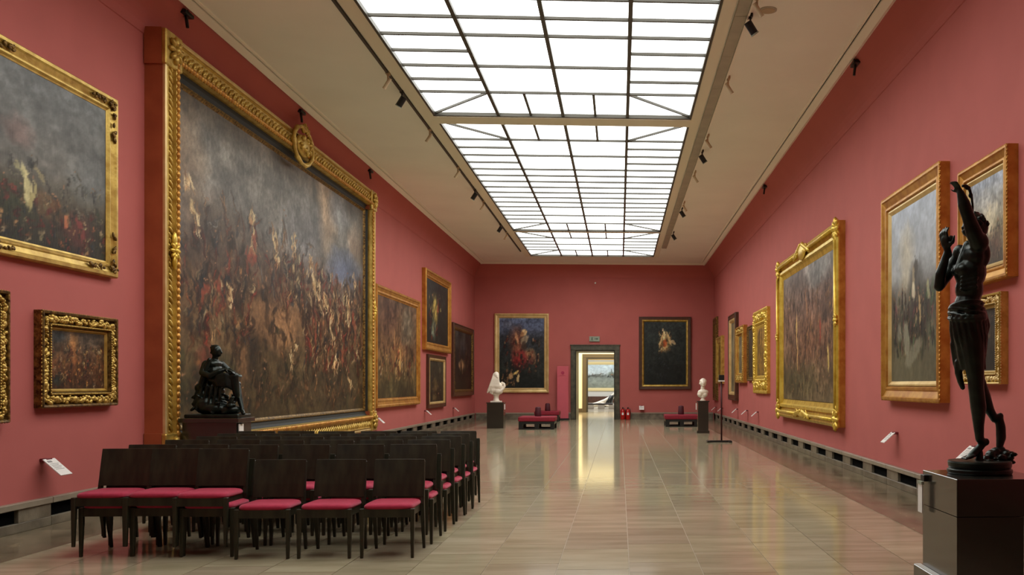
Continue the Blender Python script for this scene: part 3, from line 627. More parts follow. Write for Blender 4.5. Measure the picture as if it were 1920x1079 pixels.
# big bright gold frame on the right wall
def big_right():
    a, b, z0, z1 = 16.85, 23.35, .72, 4.45; wd, ht = b-a, z1-z0; D = .13
    r = place('large_framed_painting', 'large crowd painting in bright yellow gold frame with crest, middle of right wall', 'R', a, b, z0)
    obj('frame_side', ring(wd, ht, [(0, 0), (0, D-.02), (.02, D-.02), (.02, 0)]), M_goldo, r)
    obj('frame', ring(wd, ht, [(0.0, D-.02), (.0, D), (.05, D+.03), (.10, D+.02), (.12, D-.02), (.22, D-.05), (.24, D), (.30, D+.01), (.33, D-.05), (.42, D-.08), (.45, .0)]), M_goldb, r)
    for sx in (-1, 1):
        for zz in (.14, ht-.14):
            c = (sx*(wd/2-.14), zz); q = obj('corner_ornament', rosette(c, .22, D+.02), M_goldb, r, smooth=True)
            mb = scroll((c[0]-sx*.02, c[1]+(.2 if zz < 1 else -.2)), .09, D+.03); obj('scroll', mb, M_goldb, q, smooth=True)
        c = (sx*(wd/2-.08), ht*.52); mb = rosette(c, .13, D+.04); obj('leaf_clasp', mb, M_goldb, r, smooth=True)
        mb = MB().tube((sx*(wd/2-.11), -D-.03, .35), (sx*(wd/2-.11), -D-.03, ht-.35), .035); obj('rod', mb, M_goldb, r, smooth=True)
    for zz, hh in ((ht-.12, .30), (.13, .12)):
        mb = MB().ell((0, -D-.03, zz), (.36, .05, hh*.6), seg=14, n=7); q = obj('crest', mb, M_goldb, r, smooth=True)
        mb = MB()
        for sx in (-1, 1):
            for k in range(6): mb.ell((sx*(.15+.12*k), -D-.05, zz+hh*(.45-.12*k)), (.11, .04, .05), Matrix.Rotation(sx*.5, 3, 'Y'), seg=8, n=5)
            s_ = scroll((sx*.5, zz), .12, D+.05); mb.add(s_.v, s_.f)
        obj('crest_leaves', mb, M_goldb, q, smooth=True)
        for sx in (-1, 1):
            mb = MB().tube((sx*.7, -D-.04, zz), (sx*(wd/2-.35), -D-.04, zz), .035); obj('rod', mb, M_goldb, r, smooth=True)
    W = [(.7, .92, .3, .12, (120, 122, 120), .7), (.3, .8, .3, .2, (84, 70, 62), .6), (.3, .15, .4, .15, (76, 72, 50), .8), (.6, .45, .4, .2, (104, 72, 56), .6)]
    C = [(0, 1, .25, .85, 240, [(110, 72, 52), (150, 112, 72), (84, 62, 54), (70, 56, 48), (130, 84, 56), (100, 84, 70)], (.006, .014), (.03, .08)), (0, 1, .03, .25, 60, [(80, 70, 48), (110, 90, 60)], (.01, .02), (.02, .05))]
    F = [(.30, .55, .012, .14, (190, 160, 100), .8, 0), (.32, .35, .01, .12, (176, 140, 90), .8, 0), (.88, .30, .014, .1, (196, 170, 100), .85, .1), (.5, .7, .01, .12, (170, 124, 90), .7, .1), (.75, .5, .012, .1, (150, 60, 44), .8, 0)]
    img = paint(150, 110, 21, [(0, (92, 80, 60)), (.3, (106, 84, 66)), (.7, (108, 84, 72)), (1, (116, 108, 104))], W, C, F, .2, 1.7, .5)
    canvas(img, wd-.86, ht-.86, -.06, .43, r)
big_right()
W = [(.35, .72, .2, .2, (176, 164, 138), .6), (.3, .5, .2, .15, (160, 150, 128), .6), (.55, .57, .16, .12, (70, 68, 64), .9), (.55, .35, .4, .2, (54, 52, 44), .8), (.35, .12, .35, .12, (96, 92, 72), .8), (.85, .25, .12, .12, (110, 112, 92), .7), (.9, .45, .08, .1, (60, 90, 56), .6)]
C = [(.05, .95, .15, .5, 150, [(50, 44, 36), (40, 40, 38), (96, 76, 54), (150, 130, 100), (110, 70, 70), (70, 90, 60)], (.008, .022), (.02, .07))]
F = [(.55, .63, .05, .06, (70, 66, 60), .9, 0), (.5, .58, .035, .08, (150, 136, 110), .8, 0), (.5, .5, .04, .05, (196, 186, 160), .8, 0), (.62, .4, .02, .1, (176, 150, 110), .8, .1), (.35, .24, .07, .1, (132, 130, 112), .8, .5), (.5, .16, .2, .05, (126, 122, 104), .7, .3), (.2, .28, .05, .06, (120, 118, 104), .7, .2), (.8, .5, .03, .05, (170, 170, 130), .7, 0)]
img = paint(110, 120, 22, [(0, (92, 88, 70)), (.25, (76, 70, 56)), (.5, (84, 80, 74)), (.62, (150, 152, 154)), (1, (160, 168, 180))], W, C, F, .06, .9, .6)
picture('winter procession painting in bronze-gold beaded frame, behind and left of the bronze youth', 'R', 11.45, 14.05, 1.27, 4.24, .27, .14, 'bead', img, M_goldo, M_pale)
img = paint(70, 56, 23, [(0, (74, 66, 54)), (.4, (130, 118, 92)), (1, (140, 148, 162))], [(.55, .5, .2, .25, (196, 184, 156), .8), (.35, .3, .1, .2, (186, 176, 84), .8), (.7, .2, .2, .2, (90, 64, 50), .8), (.45, .75, .2, .15, (170, 168, 164), .6)], [(.2, 1, .05, .45, 50, [(90, 60, 44), (60, 54, 46), (140, 120, 90)], (.01, .03), (.03, .07))], [], .15, 1.1)
picture('cloudy landscape painting in beaded gold frame, upper one behind the bronze youth', 'R', 9.45, 10.85, 2.6, 3.95, .2, .13, 'bead', img, M_goldo, M_pale)
img = paint(40, 40, 24, [(0, (40, 36, 30)), (1, (52, 44, 36))], [(.3, .5, .1, .12, (150, 130, 96), .8)], [(.1, .9, .1, .9, 20, DARKC, (.02, .05), (.04, .1))])
picture('small dark painting in scroll-cornered gold frame, lower one behind the bronze youth', 'R', 9.7, 10.85, 1.5, 2.47, .15, .1, 'ornate', img, M_gold, M_pale)
# far painting in the third room
img = paint(40, 40, 25, [(0, (120, 124, 112)), (.35, (130, 136, 130)), (.5, (110, 116, 112)), (.6, (176, 186, 190)), (1, (180, 196, 206))], [(.25, .52, .25, .07, (80, 80, 74), .8), (.75, .6, .2, .09, (84, 90, 76), .8)], [(.05, .95, .45, .6, 20, [(60, 62, 54), (90, 90, 84)], (.02, .05), (.02, .05))], [(.7, .72, .02, .1, (60, 64, 60), .8, 0)], .08)
r = thing('framed_painting', 'pale landscape painting on the end wall seen through the doorways', 'painting', (-1.2, Y3, .95), 0, 'framed paintings on the gallery walls')
obj('frame', ring(3.3, 2.4, [(0, 0), (0, .1), (.12, .12), (.25, .06), (.25, 0)]), mat('cream_gilt', (226, 206, 150), .5), r)
canvas(img, 2.84, 1.94, -.04, .23, r)

# ------------------------------------------------------------------ wall labels
def wall_label(label, wall, y, z, s=1.0):
    loc, rz = ((XL, y, z), PI/2) if wall == 'L' else ((XR, y, z), -PI/2) if wall == 'R' else ((y, YB, z), 0)
    r = thing('wall_label', label, 'label', loc, rz, 'slanted caption cards on the walls')
    obj('bracket', MB().box(-.05, -.075, .05, .05, 0, .085), M_oxb, r, bevel=.004)
    t = math.radians(48); c, s_ = math.cos(t), math.sin(t)
    def q(u, v, w_): return (u, -.06-(v*s_+w_*c), .075-(v*c-w_*s_))
    L = .20*s
    def slab(mb, u0, u1, v0, v1, w0, w1): return mb.loft([[q(u0, v0, w), q(u1, v0, w), q(u1, v1, w), q(u0, v1, w)] for w in (w0, w1)])
    obj('card', slab(MB(), -.085*s, .085*s, 0, L, 0, .008), M_white, r)
    mb = slab(MB(), -.06*s, .0*s, .03, .055, .008, .0095)
    for k in range(5): slab(mb, -.06*s, (.06-.02*(k % 2))*s, .075+.02*k, .081+.02*k, .008, .0092)
    obj('print', mb, M_print, r)
wall_label('white slanted caption card on left wall below the small ornate painting', 'L', 10.38, .63, 1.25)
wall_label('caption card at the right foot of the giant painting', 'L', 24.15, .58)
wall_label('caption card below the low brown-framed painting on left wall', 'L', 30.1, .60)
wall_label('caption card below the corner painting on left wall', 'L', 35.2, .56)
wall_label('white caption card on right wall between big gold and winter paintings', 'R', 13.65, .72, 1.1)
wall_label('large caption card behind the feet of the bronze youth', 'R', 10.5, .72, 1.45)
for k, (y, z) in enumerate(((39.5, .47), (37.0, .5), (32.3, .58), (29.8, .6), (27.5, .62))):
    wall_label(['caption card closest to the far corner on right wall', 'second caption card from the far corner on right wall', 'caption card below the tall brown-framed painting, right wall', 'caption card below the ornate gilt painting, right wall', 'caption card below the broad carved gold frame, right wall'][k], 'R', y, z)
wall_label('small caption card below the winged-group painting on back wall', 'B', .94, .50, 1.2)

# ------------------------------------------------------------------ chairs
def make_chair():
    r = thing('stacking_chair', '', 'chair')
    for sx in (-1, 1):
        obj('leg', MB().sqbar([(sx*.215, -.232, 0), (sx*.215, -.222, .30), (sx*.215, -.22, .425)], [(.024, .026), (.035, .04), (.036, .042)]), M_wood, r, bevel=.003)
        obj('leg', MB().sqbar([(sx*.215, .262, 0), (sx*.215, .215, .25), (sx*.215, .19, .42), (sx*.215, .205, .52), (sx*.213, .262, .80)], [(.024, .026), (.034, .04), (.035, .045), (.03, .035), (.022, .022)]), M_wood, r, bevel=.003)
    f = MB().box(-.2, -.235, .35, .2, -.205, .42).box(-.2, .18, .36, .2, .205, .42).box(-.2, -.205, .355, -.175, .18, .42).box(.175, -.205, .355, .2, .18, .42)
    obj('seat_frame', f, M_wood, r)
    # cushion: domed rounded slab
    rings = []
    for z, k in ((.42, .97), (.432, 1.0), (.448, .985), (.460, .93), (.468, .80), (.472, .5)):
        ring_ = []
        for i in range(32):
            a = 2*PI*i/32; e = .28
            cx_ = math.copysign(abs(math.cos(a))**e, math.cos(a)); sy_ = math.copysign(abs(math.sin(a))**e, math.sin(a))
            ring_.append((cx_*.213*k, -.018+sy_*.222*k, z))
        rings.append(ring_)
    obj('seat_cushion', MB().loft(rings), M_cush, r, smooth=True)
    # curved back panel
    R = []
    for z, y in ((.485, .185), (.60, .205), (.72, .232), (.815, .256)):
        f_, b_ = [], []
        for i in range(9):
            x_ = -.222+.444*i/8; cv = .022*(1-(x_/.222)**2)
            f_.append((x_, y+cv-.012, z)); b_.append((x_, y+cv+.006, z))
        R.append(f_+b_[::-1])
    obj('backrest', MB().loft(R), M_wood, r)
    return r
chair0 = make_chair()
def dup(root, loc, rz):
    r = root.copy(); COL.objects.link(r); r.location = loc; r.rotation_euler = (0, 0, rz)
    for ch in root.children:
        c = ch.copy(); COL.objects.link(c); c.parent = r
    return r
ORD = ['first', 'second', 'third', 'fourth', 'fifth', 'sixth']
FY = [8.30, 9.0, 9.79, 10.47, 11.06, 11.67]
fresh = [True]
def chair(x, y, z, rz, label):
    global chair0
    if fresh[0]: c = chair0; fresh[0] = False; c.location = (x, y, z); c.rotation_euler = (0, 0, rz)
    else: c = dup(chair0, (x, y, z), rz)
    c['label'] = label; c['group'] = 'dark chairs set out in rows'
rj = random.Random(9)
for row in range(6):
    for k in range(6):
        if row == 0:
            x = (-4.45, -4.01, -3.57, -3.06, -2.53, -2.0)[k]; y = FY[0]+.232+(.19 if k < 2 else .13 if k == 2 else 0)
        else:
            x = -1.985-.508*(5-k)+rj.uniform(-.015, .015); y = FY[row]+.232+rj.uniform(-.02, .02)+(.1 if k < 2 else 0)
        rz = rj.uniform(-.02, .02)
        single = row == 0 and k >= 3
        pos = '%s row from the front, %s' % (ORD[row], 'leftmost' if k == 0 else 'rightmost' if k == 5 else ORD[k]+' from left')
        if single: chair(x, y, 0, rz, 'single dark wooden chair with crimson seat, '+pos)
        else:
            chair(x, y, 0, rz, 'lower crimson-seated dark chair of a stacked pair, '+pos)
            chair(x-.036, y-.05, .095, rz, 'upper crimson-seated dark chair of a stacked pair, '+pos)

# ------------------------------------------------------------------ plinths
def holder(parent, x, y, z, w_, h, axis='y', clampsz=1):
    pass
# right foreground plinth
pr = thing('plinth', 'black lacquered square plinth under the bronze youth, right foreground', 'plinth', (2.36, 6.18, 0))
obj('shaft', MB().box(-.24, -.31, .24, .19, .36, .66), M_plinth, pr)
obj('top_block', MB().box(-.24, -.31, .662, .36, .36, .90), M_plinth, pr, bevel=.003)
obj('foot', MB().box(-.29, -.36, 0, .24, .41, .235), M_plinth, pr, bevel=.004)
obj('pale_gap_strip', MB().box(-.23, -.30, .233, .18, .35, .243), M_edgerefl, pr)  # pale filler, belongs to the painted reflection line above the foot
obj('foot_edge_reflection', MB().box(-.285, -.355, .233, -.243, .405, .239).box(-.243, -.355, .233, .235, -.313, .239), M_edgerefl, pr)  # reflection along the foot's top edge, put in as pale strips
h = thing('label_holder', 'white caption card hanging from the left side of the right plinth', 'label', (2.12, 6.47, .86))
obj('clamp', MB().box(-.03, -.045, -.03, 0, .03, .015), M_blackm, h, bevel=.003)
obj('card', MB().box(-.045, -.05, -.245, -.037, .04, -.035), M_white, h)
obj('card_clip', MB().box(-.05, -.052, -.05, -.03, .042, -.03), M_grey, h)
h['category'] = 'label'
# left plinth by the chairs
pl = thing('plinth', 'black plinth under the seated bronze, by the giant painting', 'plinth', (-5.40, 13.08, 0))
obj('shaft', MB().box(-.36, -.24, 0, .34, .26, .99), M_plinth, pl)
obj('top_slab', MB().box(-.40, -.28, .992, .38, .30, 1.05), M_plinth, pl, bevel=.004)
h = thing('label_holder', 'white caption card clipped to the plinth of the seated bronze', 'label', (-5.04, 12.9, .95))
obj('card', MB().box(.0, -.045, -.13, .012, .10, .02), M_white, h)
obj('clip', MB().box(-.0, -.02, .02, .03, .07, .035), M_blackm, h)

# ------------------------------------------------------------------ bronze youth with raised arms
def S(px, py, d=0): return ((px-1847)/284.0, d, (888-py)/284.0)
def hand(mb, wrist, direction, normal, size=1.0, curl=.35, thumb=1):
    w_ = Vector(wrist); u = Vector(direction).normalized(); n_ = Vector(normal); n_ = (n_-u*n_.dot(u)).normalized(); s_ = u.cross(n_)
    pc = w_+u*.045*size
    M = Matrix((s_, u, n_)).transposed()
    mb.ell(pc, (.036*size, .05*size, .016*size), M, seg=10, n=7)
    mb.cap(w_-u*.03, .021*size, w_+u*.02*size, .022*size)
    for k, (o_, L) in enumerate(((-.028, .062), (-.010, .074), (.009, .07), (.026, .056))):
        b_ = w_+u*.082*size+s_*o_*size; d1 = (u+n_*curl*.5+s_*o_*4).normalized(); m_ = b_+d1*L*.5*size; d2 = (u+n_*curl*1.6+s_*o_*3).normalized(); e = m_+d2*L*.5*size
        mb.cap(b_-u*.02, .0095*size, m_, .0088*size, 8); mb.cap(m_, .0088*size, e, .007*size, 8)
    b_ = w_+u*.025*size-s_*thumb*.028*size; m_ = b_+(u*.6-s_*thumb*.9+n_*.3).normalized()*.038*size; e = m_+(u*.95-s_*thumb*.3+n_*.5).normalized()*.03*size
    mb.cap(b_, .012*size, m_, .0105*size, 8); mb.cap(m_, .0105*size, e, .008*size, 8)
st = thing('bronze_statue', 'dark bronze standing youth with both arms raised, on the right plinth', 'statue', (2.42, 6.27, .90))
B = MB()
# legs
B.chain([(S(1827, 598, -.02), .088), (S(1830, 650, -.03), .080), (S(1836, 705, -.03), .056), (S(1837, 725, -.03), .052)])            # thigh, standing leg
B.chain([(S(1837, 725, -.03), .052), (S(1843, 762, -.015), .053), (S(1844, 795, -.01), .037), (S(1846, 822, -.01), .029)])             # calf
B.chain([(S(1846, 822, -.01), .030), (S(1855, 829, .0), .026), (S(1848, 838, 0), .026), (S(1833, 850, -.02), .028), (S(1822, 856, -.035), .018)])  # foot on tiptoe
for k in range(5): B.cap(S(1830, 854, -.055+.018*k), .012, S(1814-k*.2, 859, -.065+.018*k), .009, 8)
B.ell(S(1860, 828, 0), (.022, .024, .026))
B.chain([(S(1838, 600, .09), .088), (S(1843, 650, .10), .078), (S(1851, 700, .10), .053), (S(1855, 712, .10), .050)])                 # thigh, trailing leg
B.chain([(S(1855, 712, .10), .050), (S(1868, 742, .12), .049), (S(1882, 768, .14), .034), (S(1893, 785, .15), .027)])
B.chain([(S(1893, 785, .15), .029), (S(1902, 784, .15), .030), (S(1905, 802, .145), .034), (S(1904, 822, .13), .034), (S(1898, 842, .11), .022)])
B.ell(S(1905, 780, .15), (.022, .024, .024))
# trunk
B.ell(S(1828, 600, .03), (.105, .12, .10)); B.ell(S(1848, 612, .05), (.06, .10, .085))
B.ell(S(1827, 565, .03), (.088, .105, .10)); B.ell(S(1830, 535, .03), (.092, .108, .11)); B.ell(S(1832, 503, .03), (.104, .125, .12))
B.ell(S(1836, 475, .03), (.085, .135, .10)); B.ell(S(1812, 500, -.02), (.04, .05, .045)); B.ell(S(1814, 497, .08), (.04, .05, .045))
B.ell(S(1850, 470, -.03), (.05, .05, .09)); B.ell(S(1850, 470, .09), (.05, .05, .09))
for k in range(5):                                      # ribs
    B.cap(S(1808-k*.6, 508+k*7.5, -.045), .011, S(1832, 500+k*8.5, -.088), .011, 8)
B.cap(S(1826, 450, .02), .03, S(1803, 500, .0), .022)
# neck, head leaning back between the arms
B.cap(S(1842, 455, .04), .048, S(1842, 432, .04), .045)
HR = Matrix.Rotation(-.45, 3, 'Y')
B.ell(S(1842, 417, .045), (.078, .068, .092), HR); B.ell(S(1836, 420, .04), (.06, .055, .07), HR)
B.ell(S(1826, 424, .04), (.030, .034, .032)); B.cap(S(1822, 411, .04), .010, S(1818, 417, .04), .011, 8)     # jaw, nose
for sy in (-1, 1):
    B.ell(S(1824, 408, .04+sy*.028), (.012, .012, .010)); B.ell(S(1845, 421, .045+sy*.066), (.017, .01, .026), HR)
B.cap(S(1819, 423, .02), .006, S(1819, 423, .06), .006, 8)
# near arm reaching up
B.ell(S(1838, 450, -.085), (.060, .055, .070))
B.chain([(S(1836, 453, -.085), .058), (S(1824, 430, -.10), .053), (S(1815, 408, -.11), .044), (S(1811, 399, -.115), .041)])
B.chain([(S(1811, 399, -.115), .042), (S(1804, 380, -.12), .042), (S(1799, 364, -.12), .029), (S(1797, 358, -.12), .024)])
hand(B, S(1797, 360, -.12), (-.25, 0, .6), (-.6, -.3, -.3), .72, 1.3, 1)
# far arm with bent elbow
B.ell(S(1822, 462, .13), (.05, .05, .06))
B.chain([(S(1822, 464, .14), .046), (S(1806, 495, .16), .043), (S(1790, 515, .13), .038), (S(1780, 526, .10), .036)])
B.chain([(S(1778, 528, .10), .036), (S(1779, 505, .08), .037), (S(1786, 480, .07), .029), (S(1790, 462, .06), .022)])
hand(B, S(1791, 460, .06), (-.3, 0, .9), (.7, .3, .1), 1.1, .7, 1)
B.ell(S(1797, 440, .06), (.03, .03, .034))
body = remesh(B, .0065, 5, .6)
link('body', body, M_bronze, st)
# hair: wavy cap
Hm = MB().ell(S(1844, 414, .045), (.084, .075, .094), HR)
for k in range(70):
    a = rj.uniform(0, 2*PI); b_ = rj.uniform(-.3, 1.2); v = HR@Vector((.082*math.cos(a)*math.cos(b_), .074*math.sin(a)*math.cos(b_), .094*math.sin(b_)))
    if v.x < -.045: continue
    c = Vector(S(1844, 414, .045))+v; Hm.ell(c, (.016, .016, .012), seg=7, n=4)
link('hair', remesh(Hm, .005, 2), M_bronze, st)
# drapery round hips and down the thigh
def fold_tube(levels, nf, amp, seg=72, ph=0):
    rings = []
    for k, (c, rx, ry) in enumerate(levels):
        rr = []
        for i in range(seg):
            a = 2*PI*i/seg; q = 1+amp*math.sin(nf*a+ph+k*.35)+amp*.5*math.sin(nf*2.3*a+k*.8)
            rr.append((c[0]+rx*q*math.cos(a), c[1]+ry*q*math.sin(a), c[2]))
        rings.append(rr)
    return rings
lv = [(S(1826, 563, .03), .090, .108), (S(1826, 572, .03), .098, .116), (S(1826, 592, .035), .108, .128), (S(1828, 615, .04), .112, .136), (S(1830, 640, .045), .104, .134), (S(1832, 668, .04), .092, .13), (S(1836, 690, .04), .085, .12)]
DR = MB().loft(fold_tube(lv, 9, .06))
for k in range(5):
    pts = []
    for i in range(25):
        a = 2*PI*i/24; c0 = S(1826, 566+k*6+6*math.sin(a+k*.9), .03); pts.append(((c0[0]+(.101+.004*k)*math.cos(a), c0[1]+(.119+.004*k)*math.sin(a), c0[2]), .013+.004*math.sin(2*a+k)))
    DR.chain(pts, 7)
for k in range(9):
    a = PI+.25+k*.32; c0, c1, c2 = S(1826, 590, .03), S(1829, 630, .04), S(1834, 672+6*(k % 3), .045)
    DR.chain([((c0[0]+.112*math.cos(a), c0[1]+.13*math.sin(a), c0[2]), .016), ((c1[0]+.110*math.cos(a+.15), c1[1]+.135*math.sin(a+.15), c1[2]), .016), ((c2[0]+.083*math.cos(a+.25), c2[1]+.115*math.sin(a+.25), c2[2]), .011)], 7)
DR.chain([(S(1856, 580, .03), .03), (S(1863, 605, .04), .032), (S(1860, 632, .05), .022)])
DR.chain([(S(1812, 676, .05), .03), (S(1812, 695, .06), .026), (S(1817, 712, .07), .022), (S(1821, 724, .065), .018)])
DR.chain([(S(1806, 640, .08), .03), (S(1811, 675, .09), .026), (S(1817, 705, .09), .018)])
link('drapery', remesh(DR, .007, 3), M_bronze, st)
# round base, rock and cord
obj('base', MB().lathe([(.205, 0), (.212, .01), (.212, .028), (.2, .036), (.205, .05), (.208, .075), (.203, .086)], (0, 0, .001), 72), M_bronze, st, smooth=False)
RK = MB()
for (px, py, d, r_) in ((1862, 862, .03, .03), (1875, 856, .06, .045), (1888, 853, .10, .05), (1900, 850, .12, .05), (1908, 856, .08, .045), (1893, 862, .02, .04), (1912, 866, .1, .045), (1880, 865, .08, .04), (1850, 864, 0, .022), (1900, 868, .05, .05)):
    RK.ell(S(px, py, d), (r_, r_*1.1, r_*.8), Matrix.Rotation(r_*40, 3, 'Y'), seg=8, n=6)
RK.cap(S(1848, 848, 0), .02, S(1846, 866, 0), .03)
for k in range(40):
    q_ = rj.uniform(0, 1); RK.ell(S(1860+q_*54, rj.uniform(864-16*q_, 868), rj.uniform(-.02, .14)), (.03, .014, .016), Matrix.Rotation(rj.uniform(0, 3), 3, 'X'), seg=6, n=4)
link('rock', remesh(RK, .006, 2), M_bronze, st)
CD = MB().chain([(S(1802, 346, -.12), .011), (S(1810, 345, -.11), .010), (S(1817, 352, -.10), .011), (S(1822, 365, -.09), .009), (S(1825, 382, -.08), .008), (S(1826, 398, -.07), .007)], 8)
CD.ell(S(1812, 349, -.11), (.022, .016, .014)).ell(S(1820, 362, -.09), (.016, .013, .018))
link('held_cord', remesh(CD, .005, 1), M_bronze, st)

# ------------------------------------------------------------------ seated bronze
ss = thing('seated_bronze', 'dark bronze seated draped figure on rock, on the plinth by the giant painting', 'statue', (-5.40, 13.06, 1.05))
def T(px, py, d=0): return ((px-402)/138.0, d, (783-py)/138.0)
obj('base', MB().box(-.34, -.22, .0, .36, .24, .05), M_bronze, ss, bevel=.01)
G = MB()
for (px, py, d, rx, ry, rz_) in ((385, 757, .0, .18, .2, .15), (378, 742, .04, .13, .16, .14), (372, 728, .05, .09, .13, .08), (400, 765, -.05, .22, .16, .09), (425, 768, -.02, .16, .16, .07), (395, 735, .05, .13, .15, .1)):
    G.ell(T(px, py, d), (rx, ry, rz_))
for k in range(60):
    G.ell(T(rj.uniform(362, 440), rj.uniform(740, 776), rj.uniform(-.18, .05)), (.045, .04, .02), Matrix.Rotation(rj.uniform(-1, 1), 3, 'Y'), seg=7, n=5)
link('rock', remesh(G, .012, 2), M_bronze, ss)
G = MB()
G.ell(T(402, 716, 0), (.12, .13, .10)); G.ell(T(398, 698, 0), (.105, .13, .12)); G.ell(T(396, 684, 0), (.10, .14, .075))
G.cap(T(398, 678, -.01), .042, T(400, 670, -.02), .04); G.ell(T(402, 661, -.02), (.062, .06, .078), Matrix.Rotation(.3, 3, 'Y'))
G.ell(T(407, 666, -.02), (.028, .03, .03)); G.cap(T(410, 659, -.02), .008, T(412, 663, -.02), .010, 8)
G.chain([(T(404, 716, -.05), .085), (T(422, 710, -.09), .075), (T(438, 707, -.10), .062)]); G.chain([(T(438, 707, -.10), .06), (T(440, 725, -.10), .052), (T(442, 742, -.08), .04)])
G.chain([(T(404, 718, .06), .085), (T(420, 718, .10), .072), (T(432, 722, .10), .06)]); G.chain([(T(432, 722, .08), .055), (T(440, 742, .02), .045), (T(448, 762, -.03), .03), (T(450, 768, -.05), .028)])
G.chain([(T(450, 770, -.05), .028), (T(455, 775, -.10), .026)])
G.chain([(T(388, 684, -.1), .055), (T(385, 700, -.16), .045), (T(400, 706, -.2), .038)]); G.chain([(T(400, 706, -.2), .036), (T(415, 697, -.18), .03), (T(424, 694, -.14), .025)])
G.chain([(T(404, 684, .1), .05), (T(416, 695, .12), .042), (T(428, 700, .06), .032)])
hand(G, T(424, 694, -.14), (1, 0, -.2), (0, 0, -1), .95, .6, 1); hand(G, T(428, 700, .06), (1, -.3, -.2), (0, 0, -1), .95, .6, -1)
link('body', remesh(G, .008, 3), M_bronze, ss)
G = MB()
for k in range(9):   # cloak folds over lap and knees
    t = k/8; G.chain([(T(394+4*t, 702+18*t, -.12+.03*math.sin(k)), .020), (T(410+3*t, 703+20*t, -.17), .022), (T(426+2*t, 702+22*t, -.17), .020), (T(436, 708+22*t, -.12), .018)], 8)
for k in range(5):
    G.chain([(T(384+8*k, 722+k, -.14), .022), (T(380+9*k, 742, -.16), .018), (T(374+10*k, 766-4*(k % 2), -.17), .02)], 8)
for k in range(5): G.chain([(T(384+3*k, 676, .06-.05*k), .03), (T(380+2*k, 700, .08-.06*k), .035), (T(378+k, 722, .08-.06*k), .035)], 8)
link('cloak', remesh(G, .010, 2), M_bronze, ss)
G = MB().ell(T(400, 657, -.01), (.068, .066, .07))
for k in range(22): G.ell(T(rj.uniform(393, 405), rj.uniform(650, 664), rj.uniform(-.05, .04)), (.022, .02, .018), seg=6, n=4)
link('hair', remesh(G, .008, 1), M_bronze, ss)

# ------------------------------------------------------------------ marble busts and their plinths
pb = thing('plinth', 'black plinth under the veiled marble bust, left of the far wall', 'plinth', (-4.21, 32.75, 0))
obj('shaft', MB().box(-.28, -.28, 0, .28, .28, .845), M_plinth, pb); obj('top_slab', MB().box(-.30, -.30, .847, .30, .30, .88), M_plinth, pb, bevel=.004)
h = thing('label_holder', 'small white card clipped to the right of the veiled bust plinth', 'label', (-3.91, 32.6, .72)); obj('card', MB().box(0, -.08, -.08, .02, .02, .1), M_white, h); obj('clip', MB().box(0, -.05, .1, .03, 0, .115), M_blackm, h)
mbst = thing('marble_bust', 'white marble bust with long veil, on left black plinth', 'bust', (-4.21, 32.75, .88))
G = MB()
G.ell((.0, 0, .92), (.105, .12, .13)); G.ell((.04, -.07, .88), (.065, .06, .09)); G.cap((.02, -.02, .80), .07, (.0, 0, .66), .09)
G.ell((-.02, 0, .58), (.22, .16, .14)); G.ell((.06, -.05, .54), (.17, .13, .13)); G.ell((-.08, -.02, .42), (.22, .15, .14)); G.ell((.06, -.05, .38), (.18, .14, .12)); G.ell((.0, -.02, .29), (.13, .11, .09))
G.chain([((.20, -.02, .66), .045), ((.27, -.04, .63), .042), ((.29, -.06, .55), .04), ((.24, -.08, .46), .045), ((.14, -.12, .36), .05)])
for k in range(10):
    t = k/9; x0 = -.075+.15*t; G.chain([((x0, -.05, 1.0-.04*abs(t-.5)), .025), ((-.13+.22*t, -.11, .78), .028), ((-.20+.33*t, -.14, .56), .032), ((-.28+.44*t, -.11, .34+.05*math.sin(k*1.7)), .028)], 8)
G.cap((.055, -.125, .88), .012, (.055, -.14, .85), .014, 8)
link('figure', remesh(G, .012, 3), M_marble, mbst)
obj('socle', MB().lathe([(.11, .26), (.09, .22), (.08, .16), (.10, .08), (.13, .05), (.13, .04)], seg=20), M_marble, mbst, smooth=True)
obj('base', MB().box(-.18, -.16, 0, .18, .16, .05), M_marble, mbst, bevel=.006)
pb = thing('plinth', 'slim black plinth under the small marble bust, right of far wall', 'plinth', (2.56, 29.1, 0))
obj('shaft', MB().box(-.16, -.17, .08, .16, .17, .95), M_plinth, pb); obj('top_slab', MB().box(-.19, -.19, .952, .19, .19, .99), M_plinth, pb, bevel=.004); obj('foot', MB().box(-.19, -.19, 0, .19, .19, .078), M_plinth, pb, bevel=.004)
h = thing('label_holder', 'small white card on the left of the slim plinth', 'label', (2.38, 29.0, .82)); obj('card', MB().box(-.04, -.06, -.1, -.02, .03, .1), M_white, h); obj('clip', MB().box(-.03, -.03, .1, 0.02, 0, .112), M_blackm, h)
mb2 = thing('marble_bust', 'small white marble bust of a bare-shouldered head, on slim right plinth', 'bust', (2.56, 29.1, .99))
G = MB()
G.ell((.01, 0, .55), (.10, .11, .125)); G.ell((-.0, -.06, .53), (.07, .06, .09)); G.cap((0, -.115, .55), .012, (0, -.125, .52), .015, 8); G.ell((0, -.09, .47), (.035, .03, .03))
for sx in (-1, 1): G.ell((sx*.098, 0, .53), (.014, .025, .032)); G.ell((sx*.035, -.105, .555), (.014, .008, .009))
G.cap((.0, .01, .45), .058, (.0, .01, .34), .07)
G.ell((.01, 0, .27), (.17, .10, .085)); G.ell((-.08, 0, .20), (.09, .09, .10)); G.ell((.06, -.01, .20), (.09, .09, .09)); G.ell((0, 0, .13), (.09, .07, .06))
for k in range(40): a = rj.uniform(0, 2*PI); b_ = rj.uniform(.1, 1.4); G.ell((.01+.10*math.cos(a)*math.cos(b_), .02+.11*math.sin(a)*math.cos(b_), .56+.125*math.sin(b_)), (.022, .022, .018), seg=6, n=4)
